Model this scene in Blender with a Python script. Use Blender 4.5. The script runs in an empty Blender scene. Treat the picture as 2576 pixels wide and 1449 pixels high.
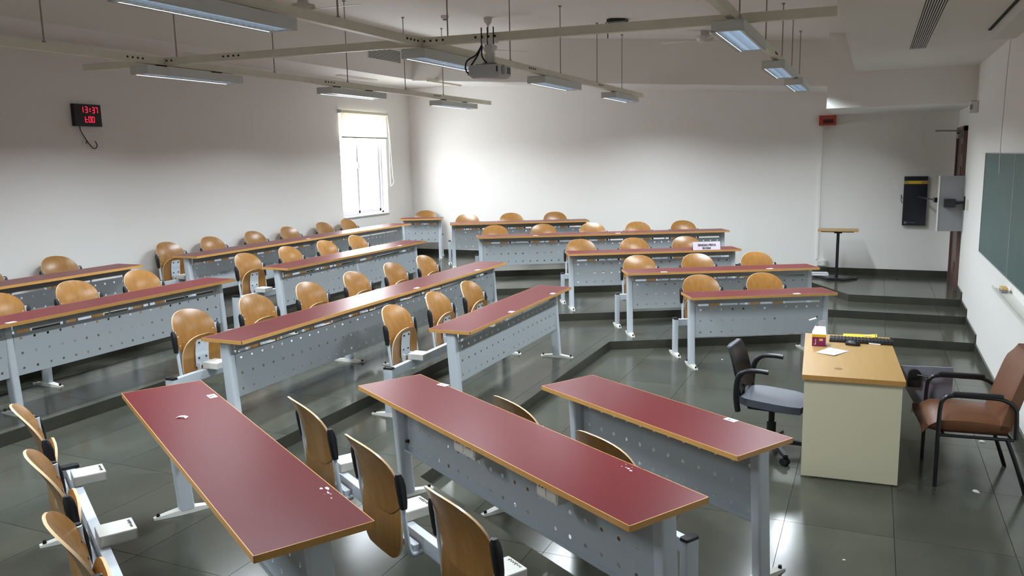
import bpy, bmesh, math, random
from mathutils import Vector, Matrix
random.seed(7)
scene = bpy.context.scene
COL = scene.collection
PI = math.pi

# ------------------------------------------------------------------ camera, sky, exposure
FW = Vector((-0.402267, 0.901876, -0.157484)); RT = Vector((0.914352, 0.404459, -0.019315))
RT = (RT - FW * RT.dot(FW)).normalized(); FW.normalize(); UP = RT.cross(FW).normalized()
cam = bpy.data.cameras.new('camera'); cam_ob = bpy.data.objects.new('camera', cam); COL.objects.link(cam_ob)
CAM_Z = 2.1841
cam_ob.matrix_world = Matrix(((RT.x, UP.x, -FW.x, 0), (RT.y, UP.y, -FW.y, 0), (RT.z, UP.z, -FW.z, CAM_Z), (0, 0, 0, 1)))
cam.sensor_fit = 'HORIZONTAL'; cam.sensor_width = 36.0; cam.lens = 2039.04 / 2576 * 36.0
cam.clip_start = 0.05; cam.clip_end = 200
scene.camera = cam_ob
world = bpy.data.worlds.new('sky'); scene.world = world; world.use_nodes = True
wn = world.node_tree.nodes; bg = wn['Background']
bg.inputs[0].default_value = (0.93, 0.97, 1.0, 1); bg.inputs[1].default_value = 18.0
scene.view_settings.view_transform = 'Standard'; scene.view_settings.look = 'None'
scene.view_settings.gamma = 1.0; scene.view_settings.use_curve_mapping = False
scene.view_settings.exposure = 0.0
scene.cycles.use_denoising = True
scene.cycles.max_bounces = 10; scene.cycles.diffuse_bounces = 8; scene.cycles.glossy_bounces = 4
scene.cycles.sample_clamp_indirect = 6.0
scene.cycles.caustics_reflective = False; scene.cycles.caustics_refractive = False
LAMP_W = 62.0
# the window's share of the sky is sampled through a portal in the opening
XL, XB, YF, YN = -8.20, 1.10, 13.70, -0.75
WY0, WY1, WZ0, WZ1 = 11.43, 12.84, 1.235, 3.0
pl = bpy.data.lights.new('window_portal', 'AREA'); pl.shape = 'RECTANGLE'; pl.size = WY1 - WY0; pl.size_y = WZ1 - WZ0
pl.cycles.is_portal = True
po = bpy.data.objects.new('window_portal', pl); COL.objects.link(po)
po.location = (XL - 0.21, (WY0 + WY1) / 2, (WZ0 + WZ1) / 2); po.rotation_euler = (PI / 2, 0, -PI / 2)
po.rotation_euler = (0, -PI / 2, 0); pl.size, pl.size_y = WZ1 - WZ0, WY1 - WY0

# ------------------------------------------------------------------ materials
def lin(r, g, b):
    f = lambda c: c / 12.92 if c <= 0.04045 else ((c + 0.055) / 1.055) ** 2.4
    return (f(r / 255), f(g / 255), f(b / 255), 1)
def mat(name, col, rough=0.5, metal=0.0, spec=0.5, noise=None, bump=None, emit=None, stretch=None, rand=0.0):
    m = bpy.data.materials.new(name); m.use_nodes = True
    nt = m.node_tree; b = nt.nodes['Principled BSDF']
    b.inputs['Base Color'].default_value = col; b.inputs['Roughness'].default_value = rough
    b.inputs['Metallic'].default_value = metal; b.inputs['Specular IOR Level'].default_value = spec
    if noise or bump:
        tc = nt.nodes.new('ShaderNodeTexCoord'); mp = nt.nodes.new('ShaderNodeMapping')
        nt.links.new(tc.outputs['Object'], mp.inputs[0])
        if stretch: mp.inputs['Scale'].default_value = stretch
    if noise:
        sc, amt, col2 = noise
        n = nt.nodes.new('ShaderNodeTexNoise'); n.inputs['Scale'].default_value = sc; n.inputs['Detail'].default_value = 5
        nt.links.new(mp.outputs[0], n.inputs['Vector'])
        if rand:
            oi = nt.nodes.new('ShaderNodeObjectInfo'); ad = nt.nodes.new('ShaderNodeVectorMath'); ad.operation = 'ADD'
            sx = nt.nodes.new('ShaderNodeVectorMath'); sx.operation = 'SCALE'
            cx = nt.nodes.new('ShaderNodeCombineXYZ')
            for i in range(3): nt.links.new(oi.outputs['Random'], cx.inputs[i])
            sx.inputs['Scale'].default_value = 37.0
            nt.links.new(cx.outputs[0], sx.inputs[0]); nt.links.new(mp.outputs[0], ad.inputs[0]); nt.links.new(sx.outputs[0], ad.inputs[1])
            nt.links.new(ad.outputs[0], n.inputs['Vector'])
        rp = nt.nodes.new('ShaderNodeMapRange'); rp.inputs['From Min'].default_value = 0.5 - 0.28; rp.inputs['From Max'].default_value = 0.5 + 0.28
        rp.inputs['To Max'].default_value = amt
        nt.links.new(n.outputs['Fac'], rp.inputs['Value'])
        mx = nt.nodes.new('ShaderNodeMix'); mx.data_type = 'RGBA'
        mx.inputs[6].default_value = col; mx.inputs[7].default_value = col2
        nt.links.new(rp.outputs[0], mx.inputs[0])
        out = mx.outputs[2]
        if rand:
            hs = nt.nodes.new('ShaderNodeHueSaturation')
            r1 = nt.nodes.new('ShaderNodeMapRange'); r1.inputs['To Min'].default_value = 1 - rand; r1.inputs['To Max'].default_value = 1 + rand
            nt.links.new(oi.outputs['Random'], r1.inputs['Value']); nt.links.new(r1.outputs[0], hs.inputs['Value'])
            nt.links.new(out, hs.inputs['Color']); out = hs.outputs[0]
        nt.links.new(out, b.inputs['Base Color'])
    if bump:
        sc, st = bump
        n2 = nt.nodes.new('ShaderNodeTexNoise'); n2.inputs['Scale'].default_value = sc; n2.inputs['Detail'].default_value = 3
        nt.links.new(mp.outputs[0], n2.inputs['Vector'])
        bp = nt.nodes.new('ShaderNodeBump'); bp.inputs['Strength'].default_value = st; bp.inputs['Distance'].default_value = 0.004
        nt.links.new(n2.outputs['Fac'], bp.inputs['Height']); nt.links.new(bp.outputs[0], b.inputs['Normal'])
    if emit:
        b.inputs['Emission Color'].default_value = emit[0]; b.inputs['Emission Strength'].default_value = emit[1]
    return m
M = {}
M['wall'] = mat('wall_paint', lin(236, 235, 232), 0.6, spec=0.25, noise=(0.9, 0.35, lin(229, 227, 222)), bump=(60, 0.05))
M['ceil'] = mat('ceiling_paint', lin(236, 235, 231), 0.75, spec=0.2, noise=(0.8, 0.4, lin(230, 228, 223)))
M['stone'] = mat('polished_grey_green_stone', lin(60, 63, 56), 0.17, spec=0.3, noise=(2.2, 1.0, lin(77, 77, 67)), bump=(5, 0.03), rand=0.10)
M['riser'] = mat('dark_stone_riser', lin(52, 53, 47), 0.3, noise=(6, 1.0, lin(68, 67, 58)))
M['joint'] = mat('pale_tile_joint', lin(112, 110, 98), 0.8)
M['lam'] = mat('maroon_laminate', lin(92, 16, 24), 0.34, spec=0.22, noise=(120, 0.35, lin(102, 24, 30)), bump=(400, 0.04))
M['beech'] = mat('beech_edge_band', lin(208, 160, 92), 0.35, noise=(14, 0.6, lin(196, 142, 76)), stretch=(1, 1, 6))
M['ply'] = mat('beech_plywood', lin(164, 119, 64), 0.26, noise=(5.5, 0.9, lin(140, 96, 46)), stretch=(5, 5, 0.5), rand=0.10)
M['plyedge'] = mat('pale_ply_edge', lin(226, 196, 158), 0.25)
M['steel'] = mat('pale_grey_powder_coat', lin(200, 208, 216), 0.42, noise=(70, 0.25, lin(188, 196, 204)))
M['panel'] = mat('blue_grey_powder_coat', lin(178, 187, 193), 0.45, noise=(90, 0.5, lin(167, 175, 181)))
M['white'] = mat('off_white_metal', lin(214, 214, 208), 0.4)
M['black'] = mat('black_plastic', lin(26, 25, 29), 0.38)
M['blackmetal'] = mat('black_metal', lin(20, 20, 24), 0.3, spec=0.6)
M['greyplastic'] = mat('grey_plastic', lin(74, 78, 88), 0.5)
M['rail'] = mat('cream_painted_steel', lin(228, 226, 212), 0.5, noise=(7, 0.7, lin(212, 207, 188)))
M['lampbody'] = mat('lamp_housing_white', lin(206, 210, 208), 0.4)
M['louver'] = mat('bright_louver', lin(225, 235, 245), 0.25, metal=0.85)
M['tube'] = mat('lit_tube', lin(240, 246, 255), 0.4, emit=((0.86, 0.94, 1.0, 1), 3.0))
M['rod'] = mat('rod_grey', lin(150, 146, 138), 0.5)
M['bolt'] = mat('dark_bolt', lin(40, 40, 40), 0.4, metal=0.5)
M['paper'] = mat('white_paper', lin(236, 236, 240), 0.6)
M['lilac'] = mat('lilac_card', lin(214, 204, 218), 0.6)
M['ink'] = mat('black_ink', lin(22, 20, 30), 0.6)
M['desk'] = mat('teacher_desk_top_wood', lin(172, 138, 84), 0.38, noise=(6, 0.6, lin(162, 125, 72)), stretch=(6, 0.6, 1))
M['deskedge'] = mat('teacher_desk_edge', lin(184, 136, 74), 0.4)
M['cream'] = mat('cream_laminate', lin(206, 200, 172), 0.4, noise=(200, 0.3, lin(198, 192, 164)))
M['maroonbox'] = mat('maroon_card', lin(128, 26, 84), 0.4)
M['yellow'] = mat('yellow_card', lin(224, 186, 20), 0.5)
M['tan'] = mat('tan_patch', lin(222, 188, 120), 0.6)
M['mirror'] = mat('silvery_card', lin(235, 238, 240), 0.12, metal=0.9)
M['greycard'] = mat('grey_card', lin(140, 140, 144), 0.5)
M['green'] = mat('green_strip', lin(60, 110, 50), 0.5)
M['leather'] = mat('brown_leatherette', lin(116, 76, 50), 0.45, noise=(40, 0.7, lin(96, 60, 40)), bump=(160, 0.25))
M['tablet'] = mat('lilac_grey_laminate', lin(150, 150, 164), 0.3)
M['board'] = mat('green_chalkboard', lin(66, 92, 88), 0.5, noise=(3, 0.8, lin(78, 100, 98)))
M['alu'] = mat('aluminium', lin(190, 194, 198), 0.35, metal=0.6)
M['doorwood'] = mat('brown_door', lin(104, 80, 72), 0.45, noise=(5, 0.8, lin(84, 60, 52)), stretch=(4, 4, 0.5))
M['red'] = mat('red_alarm', lin(168, 62, 46), 0.4)
M['darkred'] = mat('dark_red_glass', lin(70, 26, 24), 0.2)
M['blind'] = mat('cream_roller_blind', lin(244, 240, 226), 0.8)
nt = M['blind'].node_tree; tr = nt.nodes.new('ShaderNodeBsdfTranslucent'); tr.inputs[0].default_value = lin(252, 248, 236)
ms = nt.nodes.new('ShaderNodeMixShader'); ms.inputs[0].default_value = 0.4
nt.links.new(nt.nodes['Principled BSDF'].outputs[0], ms.inputs[1]); nt.links.new(tr.outputs[0], ms.inputs[2]); nt.links.new(ms.outputs[0], nt.nodes['Material Output'].inputs[0])
M['frame'] = mat('white_window_frame', lin(216, 214, 220), 0.4)
gm = bpy.data.materials.new('clear_glass'); gm.use_nodes = True; nt = gm.node_tree; nt.nodes.remove(nt.nodes['Principled BSDF'])
t_ = nt.nodes.new('ShaderNodeBsdfTransparent'); g_ = nt.nodes.new('ShaderNodeBsdfGlossy'); g_.inputs['Roughness'].default_value = 0.02
x_ = nt.nodes.new('ShaderNodeMixShader'); x_.inputs[0].default_value = 0.06
nt.links.new(t_.outputs[0], x_.inputs[1]); nt.links.new(g_.outputs[0], x_.inputs[2]); nt.links.new(x_.outputs[0], nt.nodes['Material Output'].inputs[0])
M['glass'] = gm
M['led'] = mat('red_led', lin(255, 30, 60), 0.4, emit=((1.0, 0.02, 0.07, 1), 1.5))
M['clock'] = mat('clock_black', lin(24, 14, 20), 0.35)
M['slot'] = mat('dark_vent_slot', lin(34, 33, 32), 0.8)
M['proj'] = mat('projector_grey_white', lin(190, 195, 200), 0.4)
M['projdark'] = mat('projector_grille', lin(96, 98, 102), 0.5)
M['chalk'] = mat('white_chalk', lin(225, 222, 218), 0.8)
M['peel'] = mat('exposed_white_core', lin(226, 214, 214), 0.7)
M['fan'] = mat('cream_fan', lin(206, 204, 196), 0.35)
M['book'] = mat('grey_white_book', lin(200, 202, 204), 0.6)
M['brownmark'] = mat('grommet_hole', lin(120, 92, 52), 0.5)
M['navy'] = mat('navy_black_gloss', lin(24, 27, 40), 0.22)
M['gold'] = mat('yellow_foil_strip', lin(172, 150, 76), 0.4)
M['silverprint'] = mat('silver_print', lin(130, 132, 140), 0.5)

# ------------------------------------------------------------------ mesh helpers
class MB:
    def __init__(s): s.v, s.f, s.m = [], [], []
    def add(s, verts, faces, mi=0, mx=None):
        o = len(s.v)
        for p in verts:
            p = Vector(p); s.v.append(tuple(mx @ p) if mx is not None else tuple(p))
        for f in faces: s.f.append([o + i for i in f]); s.m.append(mi)
        return s
    def box(s, c, d, mi=0, mx=None, bev=0.0):
        x, y, z = c; a, b, e = d[0] / 2, d[1] / 2, d[2] / 2
        if bev <= 0:
            vs = [(x + i * a, y + j * b, z + k * e) for k in (-1, 1) for j in (-1, 1) for i in (-1, 1)]
            fs = [(0, 2, 3, 1), (4, 5, 7, 6), (0, 1, 5, 4), (2, 6, 7, 3), (0, 4, 6, 2), (1, 3, 7, 5)]
            return s.add(vs, fs, mi, mx)
        bm = bmesh.new(); bmesh.ops.create_cube(bm, size=1)
        for v in bm.verts: v.co = Vector((v.co.x * d[0], v.co.y * d[1], v.co.z * d[2]))
        bmesh.ops.bevel(bm, geom=list(bm.edges), offset=bev, segments=2, affect='EDGES', profile=0.6)
        bm.verts.index_update()
        vs = [(v.co.x + x, v.co.y + y, v.co.z + z) for v in bm.verts]; fs = [[v.index for v in f.verts] for f in bm.faces]
        bm.free(); return s.add(vs, fs, mi, mx)
    def prism(s, poly, z0, z1, mi=0, mx=None, top_mi=None):
        n = len(poly)
        vs = [(p[0], p[1], z0) for p in poly] + [(p[0], p[1], z1) for p in poly]
        s.add(vs, [[(i), (i + 1) % n, n + (i + 1) % n, n + i] for i in range(n)] + [list(range(n - 1, -1, -1))], mi, mx)
        o = len(s.v) - 2 * n
        s.f.append([o + n + i for i in range(n)]); s.m.append(mi if top_mi is None else top_mi)
        return s
    def cyl(s, a, b, r, r2=None, n=12, mi=0, mx=None, cap=True):
        a, b = Vector(a), Vector(b); r2 = r if r2 is None else r2
        d = (b - a).normalized(); u = d.orthogonal().normalized(); w = d.cross(u)
        vs = []
        for p, rr in ((a, r), (b, r2)):
            for i in range(n):
                t = 2 * PI * i / n; vs.append(p + (u * math.cos(t) + w * math.sin(t)) * rr)
        fs = [(i, (i + 1) % n, n + (i + 1) % n, n + i) for i in range(n)]
        if cap: fs += [list(range(n - 1, -1, -1)), list(range(n, 2 * n))]
        return s.add(vs, fs, mi, mx)
    def tube(s, pts, r, n=8, mi=0, mx=None, cap=True):
        pts = [Vector(p) for p in pts]; rings = []; u = None
        for i, p in enumerate(pts):
            d = ((pts[min(i + 1, len(pts) - 1)] - pts[max(i - 1, 0)])).normalized()
            if u is None: u = d.orthogonal().normalized()
            u = (u - d * u.dot(d)).normalized(); w = d.cross(u)
            rr = r[i] if isinstance(r, (list, tuple)) else r
            rings.append([p + (u * math.cos(2 * PI * k / n) + w * math.sin(2 * PI * k / n)) * rr for k in range(n)])
        vs = [q for ring in rings for q in ring]; fs = []
        for i in range(len(rings) - 1):
            for k in range(n): fs.append((i * n + k, i * n + (k + 1) % n, (i + 1) * n + (k + 1) % n, (i + 1) * n + k))
        if cap: fs += [list(range(n - 1, -1, -1)), [(len(rings) - 1) * n + k for k in range(n)]]
        return s.add(vs, fs, mi, mx)
    def lathe(s, prof, n=20, mi=0, mx=None, ax=(0, 0)):
        vs = [(ax[0] + r * math.cos(2 * PI * k / n), ax[1] + r * math.sin(2 * PI * k / n), z) for r, z in prof for k in range(n)]
        fs = []
        for i in range(len(prof) - 1):
            for k in range(n): fs.append((i * n + k, i * n + (k + 1) % n, (i + 1) * n + (k + 1) % n, (i + 1) * n + k))
        fs += [list(range(n - 1, -1, -1)), [(len(prof) - 1) * n + k for k in range(n)]]
        return s.add(vs, fs, mi, mx)
    def mesh(s, name, mats, smooth=None):
        me = bpy.data.meshes.new(name); me.from_pydata(s.v, [], s.f); me.update()
        for m in (mats if isinstance(mats, (list, tuple)) else [mats]): me.materials.append(M[m] if isinstance(m, str) else m)
        me.polygons.foreach_set('material_index', s.m)
        bm = bmesh.new(); bm.from_mesh(me); bmesh.ops.recalc_face_normals(bm, faces=bm.faces); bm.to_mesh(me); bm.free()
        if smooth is not None:
            me.polygons.foreach_set('use_smooth', [True] * len(me.polygons)); me.set_sharp_from_angle(angle=math.radians(smooth))
        return me
    def obj(s, name, mats, parent=None, smooth=None, kind=None):
        o = bpy.data.objects.new(name, s.mesh(name, mats, smooth)); COL.objects.link(o)
        if parent is not None: o.parent = parent
        if kind: o['kind'] = kind
        return o
def spline(pts, n=6):
    pts = [Vector(p) for p in pts]; out = []
    for i in range(len(pts) - 1):
        p0, p1, p2, p3 = pts[max(i - 1, 0)], pts[i], pts[i + 1], pts[min(i + 2, len(pts) - 1)]
        for k in range(n):
            t = k / n
            out.append(0.5 * ((2 * p1) + (p2 - p0) * t + (2 * p0 - 5 * p1 + 4 * p2 - p3) * t * t + (3 * p1 - p0 - 3 * p2 + p3) * t ** 3))
    out.append(pts[-1]); return out
def thing(name, label, cat, loc=(0, 0, 0), rz=0.0, group=None):
    o = bpy.data.objects.new(name, None); COL.objects.link(o); o.empty_display_size = 0.1
    o.location = loc; o.rotation_euler = (0, 0, rz); o['label'] = label; o['category'] = cat
    if group: o['group'] = group
    return o
def tag(o, label, cat, group=None):
    o['label'] = label; o['category'] = cat
    if group: o['group'] = group
    return o
def copy_tree(o, parent=None):
    c = o.copy(); COL.objects.link(c)
    if parent is not None: c.parent = parent
    for ch in list(o.children): copy_tree(ch, c)
    return c
def text_mesh(name, txt, size, m, parent, loc, rot, align='CENTER', bold=0.0, sx=1.0):
    cu = bpy.data.curves.new(name, 'FONT'); cu.body = txt; cu.size = size; cu.align_x = align; cu.align_y = 'CENTER'; cu.offset = bold; cu.extrude = 0.0002
    t = bpy.data.objects.new('tmp', cu); COL.objects.link(t)
    me = bpy.data.meshes.new_from_object(t.evaluated_get(bpy.context.evaluated_depsgraph_get()))
    bpy.data.objects.remove(t); me.name = name; me.materials.clear(); me.materials.append(M[m])
    o = bpy.data.objects.new(name, me); COL.objects.link(o); o.location = loc; o.rotation_euler = rot; o.scale = (sx, 1, 1)
    if parent is not None: o.parent = parent
    return o

# ------------------------------------------------------------------ layout frames
H = 0.0971
NV = {'L': Vector((-1, 0)), 'R': Vector((-0.481, 0.8767)), 'N': Vector((-0.5188, -0.8549))}
TV = {k: Vector((-v.y, v.x)) for k, v in NV.items()}
def pt(b, d, s): v = NV[b] * d + TV[b] * s; return v.x, v.y
def rz_of(b): return math.atan2(NV[b].y, NV[b].x) - PI / 2
RISE = {'L': {1: 2.683, 2: 3.891, 3: 5.688, 4: 6.952}, 'R': {1: 8.938, 2: 10.183, 3: 11.779, 4: 13.035}, 'N': {1: -2.41, 2: -1.27, 3: 0.36, 4: 1.60}}
def meet(n1, d1, n2, d2):
    det = n1.x * n2.y - n1.y * n2.x
    return Vector(((d1 * n2.y - d2 * n1.y) / det, (n1.x * d2 - n2.x * d1) / det))
STEP_Y = {1: 9.935, 2: 10.985, 3: 11.672}
YV = Vector((0, 1)); XV = Vector((1, 0))
def inner_edge(i):            # the tier's front edge, from the board wall at the far end round to the near wall
    L, R, N = RISE['L'][i], RISE['R'][i], RISE['N'][i]
    pts = []
    if i in (1, 2):
        pts += [Vector((XB, STEP_Y[i])), meet(NV['R'], R, YV, STEP_Y[i])]
    elif i == 3:
        q = NV['R'] * R + TV['R'] * (-5.40)
        pts += [Vector((XB, STEP_Y[3])), Vector(((5.40 - 0.481 * STEP_Y[3]) / 0.8767, STEP_Y[3])), q]
    else:
        pts += [meet(NV['R'], R, YV, YF)]
    pts += [meet(NV['L'], L, NV['R'], R), meet(NV['L'], L, NV['N'], N)]
    e = meet(NV['N'], N, XV, XB)
    if e.y < YN: e = meet(NV['N'], N, YV, YN)
    pts.append(e)
    return pts
def tier_poly(i):
    e = inner_edge(i); poly = list(e)
    if abs(e[-1].x - XB) < 1e-6: poly.append(Vector((XB, YN)))
    poly += [Vector((XL, YN)), Vector((XL, YF))]
    if i < 4: poly.append(Vector((XB, YF)))
    return poly
def inside(poly, p):
    c = False; n = len(poly)
    for i in range(n):
        a, b = poly[i], poly[(i + 1) % n]
        if (a.y > p.y) != (b.y > p.y) and p.x < (b.x - a.x) * (p.y - a.y) / (b.y - a.y) + a.x: c = not c
    return c
def clip(poly, n, d):         # keep n.p >= d
    out = []
    for i in range(len(poly)):
        a, b = poly[i], poly[(i + 1) % len(poly)]; fa, fb = n.dot(a) - d, n.dot(b) - d
        if fa >= 0: out.append(a)
        if (fa >= 0) != (fb >= 0): out.append(a + (b - a) * (fa / (fa - fb)))
    return out

# ------------------------------------------------------------------ floor tiers with stone slabs
TW, TH_, TT = 0.60, 0.90, 0.008
def pieces(i):
    L, R, N = RISE['L'][i], RISE['R'][i], RISE['N'][i]
    cLR = meet(NV['L'], L, NV['R'], R); cLN = meet(NV['L'], L, NV['N'], N)
    # mitre lines leave the corners half way between the two normals
    mR = (NV['L'] + NV['R']).normalized(); mN = (NV['L'] + NV['N']).normalized()
    tR = Vector((-mR.y, mR.x)); tN = Vector((-mN.y, mN.x))
    if tR.dot(NV['L']) < 0: tR = -tR
    if tN.dot(NV['L']) < 0: tN = -tN
    ps = [[(NV['L'], L), (tR, tR.dot(cLR)), (tN, tN.dot(cLN))]]
    rp = [(NV['R'], R), (-tR, -tR.dot(cLR))]
    if i == 3: ps.append(rp + [(TV['R'], -5.40)]); ps.append([(YV, STEP_Y[3]), (-TV['R'], 5.40)])
    elif i in (1, 2):
        c = meet(NV['R'], R, YV, STEP_Y[i]); ps.append(rp + [(-XV, -c.x)]); ps.append([(YV, STEP_Y[i]), (XV, c.x)])
    else: ps.append(rp)
    ps.append([(NV['N'], N), (-tN, -tN.dot(cLN))])
    return ps
tile_mesh_id = 0
for i in range(0, 5):
    z = i * H
    mb = MB()
    poly = [Vector((XB, YN)), Vector((XL, YN)), Vector((XL, YF)), Vector((XB, YF))] if i == 0 else tier_poly(i)
    mb.prism([(p.x, p.y) for p in poly], (z - H if i else -0.15), z - TT, 0, None, 1)
    fl = mb.obj('floor', ['riser', 'joint'], kind='structure')
    up = tier_poly(i + 1) if i < 4 else None
    nx, ny = int((XB - XL) / TW) + 1, int((YF - YN) / TH_) + 1
    for ix in range(nx):
        for iy in range(ny):
            off = 0.13 * i
            x0, y0 = XL + ix * TW, 0.35 + iy * TH_ - off
            x1, y1 = min(x0 + TW, XB), min(y0 + TH_, YF)
            if x1 - x0 < 0.03 or y1 - y0 < 0.03: continue
            g = 0.0015
            cell = [Vector((x0 + g, y0 + g)), Vector((x1 - g, y0 + g)), Vector((x1 - g, y1 - g)), Vector((x0 + g, y1 - g))]
            for ps in ([[]] if i == 0 else pieces(i)):
                c = cell
                for n, d in ps:
                    c = clip(c, n, d + (0.0 if n in NV.values() else 0.0))
                    if len(c) < 3: break
                if len(c) < 3: continue
                area = abs(sum(c[k].x * c[(k + 1) % len(c)].y - c[(k + 1) % len(c)].x * c[k].y for k in range(len(c)))) / 2
                if area < 0.004: continue
                if up is not None:
                    cen = sum(c, Vector((0, 0))) / len(c)
                    if all(inside(up, q + (cen - q) * 0.02) for q in c): continue
                # only slabs the room shows: in front of the camera plane
                if max(q.x * FW.x + q.y * FW.y for q in c) < 0.9: continue
                t = MB(); t.prism([(q.x, q.y) for q in c], z - TT, z)
                t.obj('floor_slab', ['stone'], fl)

# ------------------------------------------------------------------ walls, ceilings, trim
def struct(mb, name, mats, smooth=None): return mb.obj(name, mats, None, smooth, 'structure')
ZTOP = 4.5; T = 0.22
mb = MB()
for (y0, y1, z0, z1) in ((YN - T, WY0, 0, ZTOP), (WY1, YF + T, 0, ZTOP), (WY0, WY1, 0, WZ0), (WY0, WY1, WZ1, ZTOP)):
    mb.box((XL - T / 2, (y0 + y1) / 2, (z0 + z1) / 2), (T, y1 - y0, z1 - z0))
wall_left = struct(mb, 'wall_left', ['wall'])
mb = MB().box(((XL + XB) / 2, YF + T / 2, ZTOP / 2), (XB - XL, T, ZTOP)); struct(mb, 'wall_far', ['wall'])
DY0, DY1, DZ0, DZ1 = 12.34, 13.40, 3 * H, 2.50
mb = MB()
for (y0, y1, z0, z1) in ((YN - T, DY0, 0, ZTOP), (DY1, YF + T, 0, ZTOP), (DY0, DY1, 0, DZ0), (DY0, DY1, DZ1, ZTOP)):
    mb.box((XB + T / 2, (y0 + y1) / 2, (z0 + z1) / 2), (T, y1 - y0, z1 - z0))
struct(mb, 'wall_right', ['wall'])
mb = MB().box(((XL + XB) / 2, YN - T / 2, ZTOP / 2), (XB - XL, T, ZTOP)); struct(mb, 'wall_near', ['wall'])
BX, BYF, RX = -7.27, 12.30, -0.285
def ceil_z(x): return 4.15 - .082 * (x + 6.08)          # the raised middle falls gently towards the board
def soffit_z(x): return 3.53 + (x + 7.27) * (3.085 - 3.53) / 6.66
_cv = [(x, y, ceil_z(x) + dz) for dz in (0, .15) for x, y in ((XL, YN), (XB, YN), (XB, YF), (XL, YF))]
struct(MB().add(_cv, [(0, 1, 2, 3), (4, 5, 6, 7), (0, 1, 5, 4), (1, 2, 6, 5), (2, 3, 7, 6), (3, 0, 4, 7)]), 'ceiling', ['ceil'])
# lowered soffits round the raised middle; each closes against the ceiling with its own bulkhead face
def wedge(poly, zf, mats=('ceil',)):
    n = len(poly); vs = [(p[0], p[1], zf(p[0])) for p in poly] + [(p[0], p[1], ceil_z(p[0]) + .02) for p in poly]
    return MB().add(vs, [[i, (i + 1) % n, n + (i + 1) % n, n + i] for i in range(n)] + [list(range(n)), list(range(n, 2 * n))])
soff_l = struct(wedge([(XL, YN), (BX, YN), (BX, BYF), (BX, YF), (XL, YF)], lambda x: 3.545), 'ceiling', ['ceil'])
struct(wedge([(BX, BYF), (-0.61, BYF), (-0.61, YF), (BX, YF)], soffit_z), 'ceiling', ['ceil'])
struct(wedge([(-0.61, 11.55), (XB, 11.55), (XB, YF), (-0.61, YF)], lambda x: 2.75), 'ceiling', ['ceil'])
soff_r = struct(wedge([(RX, YN), (XB, YN), (XB, 11.55), (RX, 11.55)], lambda x: 3.2), 'ceiling', ['ceil'])
# pipe boxing along the left soffit edge
tag(MB().box((-6.82, 12.62, 3.50), (0.05, 1.16, 0.06)).obj('ceiling_batten', ['rail']), 'short pale batten under the soffit in the far left corner', 'batten')

def skirting(name, segs, hgt=0.095, th=0.016):
    mb = MB()
    for (a, b, z) in segs:
        a, b = Vector(a), Vector(b); d = (b - a); L = d.length; d.normalize(); n = Vector((-d.y, d.x))
        c = (a + b) / 2 + n * th / 2
        mx = Matrix.Translation((c.x, c.y, z + hgt / 2)) @ Matrix.Rotation(math.atan2(d.y, d.x), 4, 'Z')
        mb.box((0, 0, 0), (L, th, hgt), 0, mx)
    return struct(mb, name, ['riser'])
e4 = meet(NV['R'], RISE['R'][4], YV, YF).x
skirting('baseboard_far', [((XB, YF), (e4, YF), 3 * H), ((e4, YF), (XL, YF), 4 * H)][::1])
skirting('baseboard_left', [((XL, YF), (XL, YN), 4 * H)])
skirting('baseboard_right', [((XB, 1.0), (XB, STEP_Y[1]), 0), ((XB, STEP_Y[1]), (XB, STEP_Y[2]), H), ((XB, STEP_Y[2]), (XB, STEP_Y[3]), 2 * H), ((XB, STEP_Y[3]), (XB, DY0 - 0.06), 3 * H), ((XB, DY1 + .06), (XB, YF), 3 * H)])

# window
win = MB()
fx = XL - 0.13
def bar(mb, y0, y1, z0, z1, x=fx, d=0.05): mb.box((x, (y0 + y1) / 2, (z0 + z1) / 2), (d, y1 - y0, z1 - z0), 0, None, 0.004)
bar(win, WY0, WY0 + .05, WZ0, WZ1); bar(win, WY1 - .05, WY1, WZ0, WZ1); bar(win, WY0, WY1, WZ0, WZ0 + .05); bar(win, WY0, WY1, WZ1 - .05, WZ1)
window = struct(win, 'window_1', ['frame'])
WM = 12.06
for k, (a, b, xo) in enumerate(((WY0 + .05, WM + .03, fx + 0.012), (WM - .03, WY1 - .05, fx - 0.012))):
    sh = MB()
    bar(sh, a, a + .05, WZ0 + .05, WZ1 - .05, xo, .03); bar(sh, b - .05, b, WZ0 + .05, WZ1 - .05, xo, .03)
    bar(sh, a, b, WZ0 + .05, WZ0 + .10, xo, .03); bar(sh, a, b, WZ1 - .10, WZ1 - .05, xo, .03)
    so = sh.obj('window_sash', ['frame'], window)
    MB().box((xo, (a + b) / 2, (WZ0 + WZ1) / 2), (.005, b - a - .09, WZ1 - WZ0 - .19)).obj('pane', ['glass'], so)
    if k == 0: MB().box((xo + .025, b - .025, 2.12), (.03, .03, .11), 0, None, .006).obj('sash_lock', ['alu'], so)
MB().box((XL - .04, (WY0 + WY1) / 2, WZ0 + .008), (.16, WY1 - WY0, .016)).obj('window_sill', ['frame'], window)
bl = thing('roller_blind', 'cream roller blind half lowered over the tall window', 'blind', (XL + .05, (WY0 + WY1) / 2, WZ1 + .02))
MB().cyl((0, -.71, 0), (0, .71, 0), .024, n=14).obj('roller', ['rail'], bl, 40)
MB().box((-.012, 0, -.21), (.003, 1.38, .42)).obj('blind_cloth', ['blind'], bl)
MB().box((-.012, 0, -.425), (.018, 1.39, .022), 0, None, .005).obj('bottom_bar', ['greycard'], bl)
for sy in (-1, 1): MB().box((-.02, sy * .72, 0), (.06, .012, .06), 0, None, .004).obj('bracket', ['white'], bl)
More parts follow.
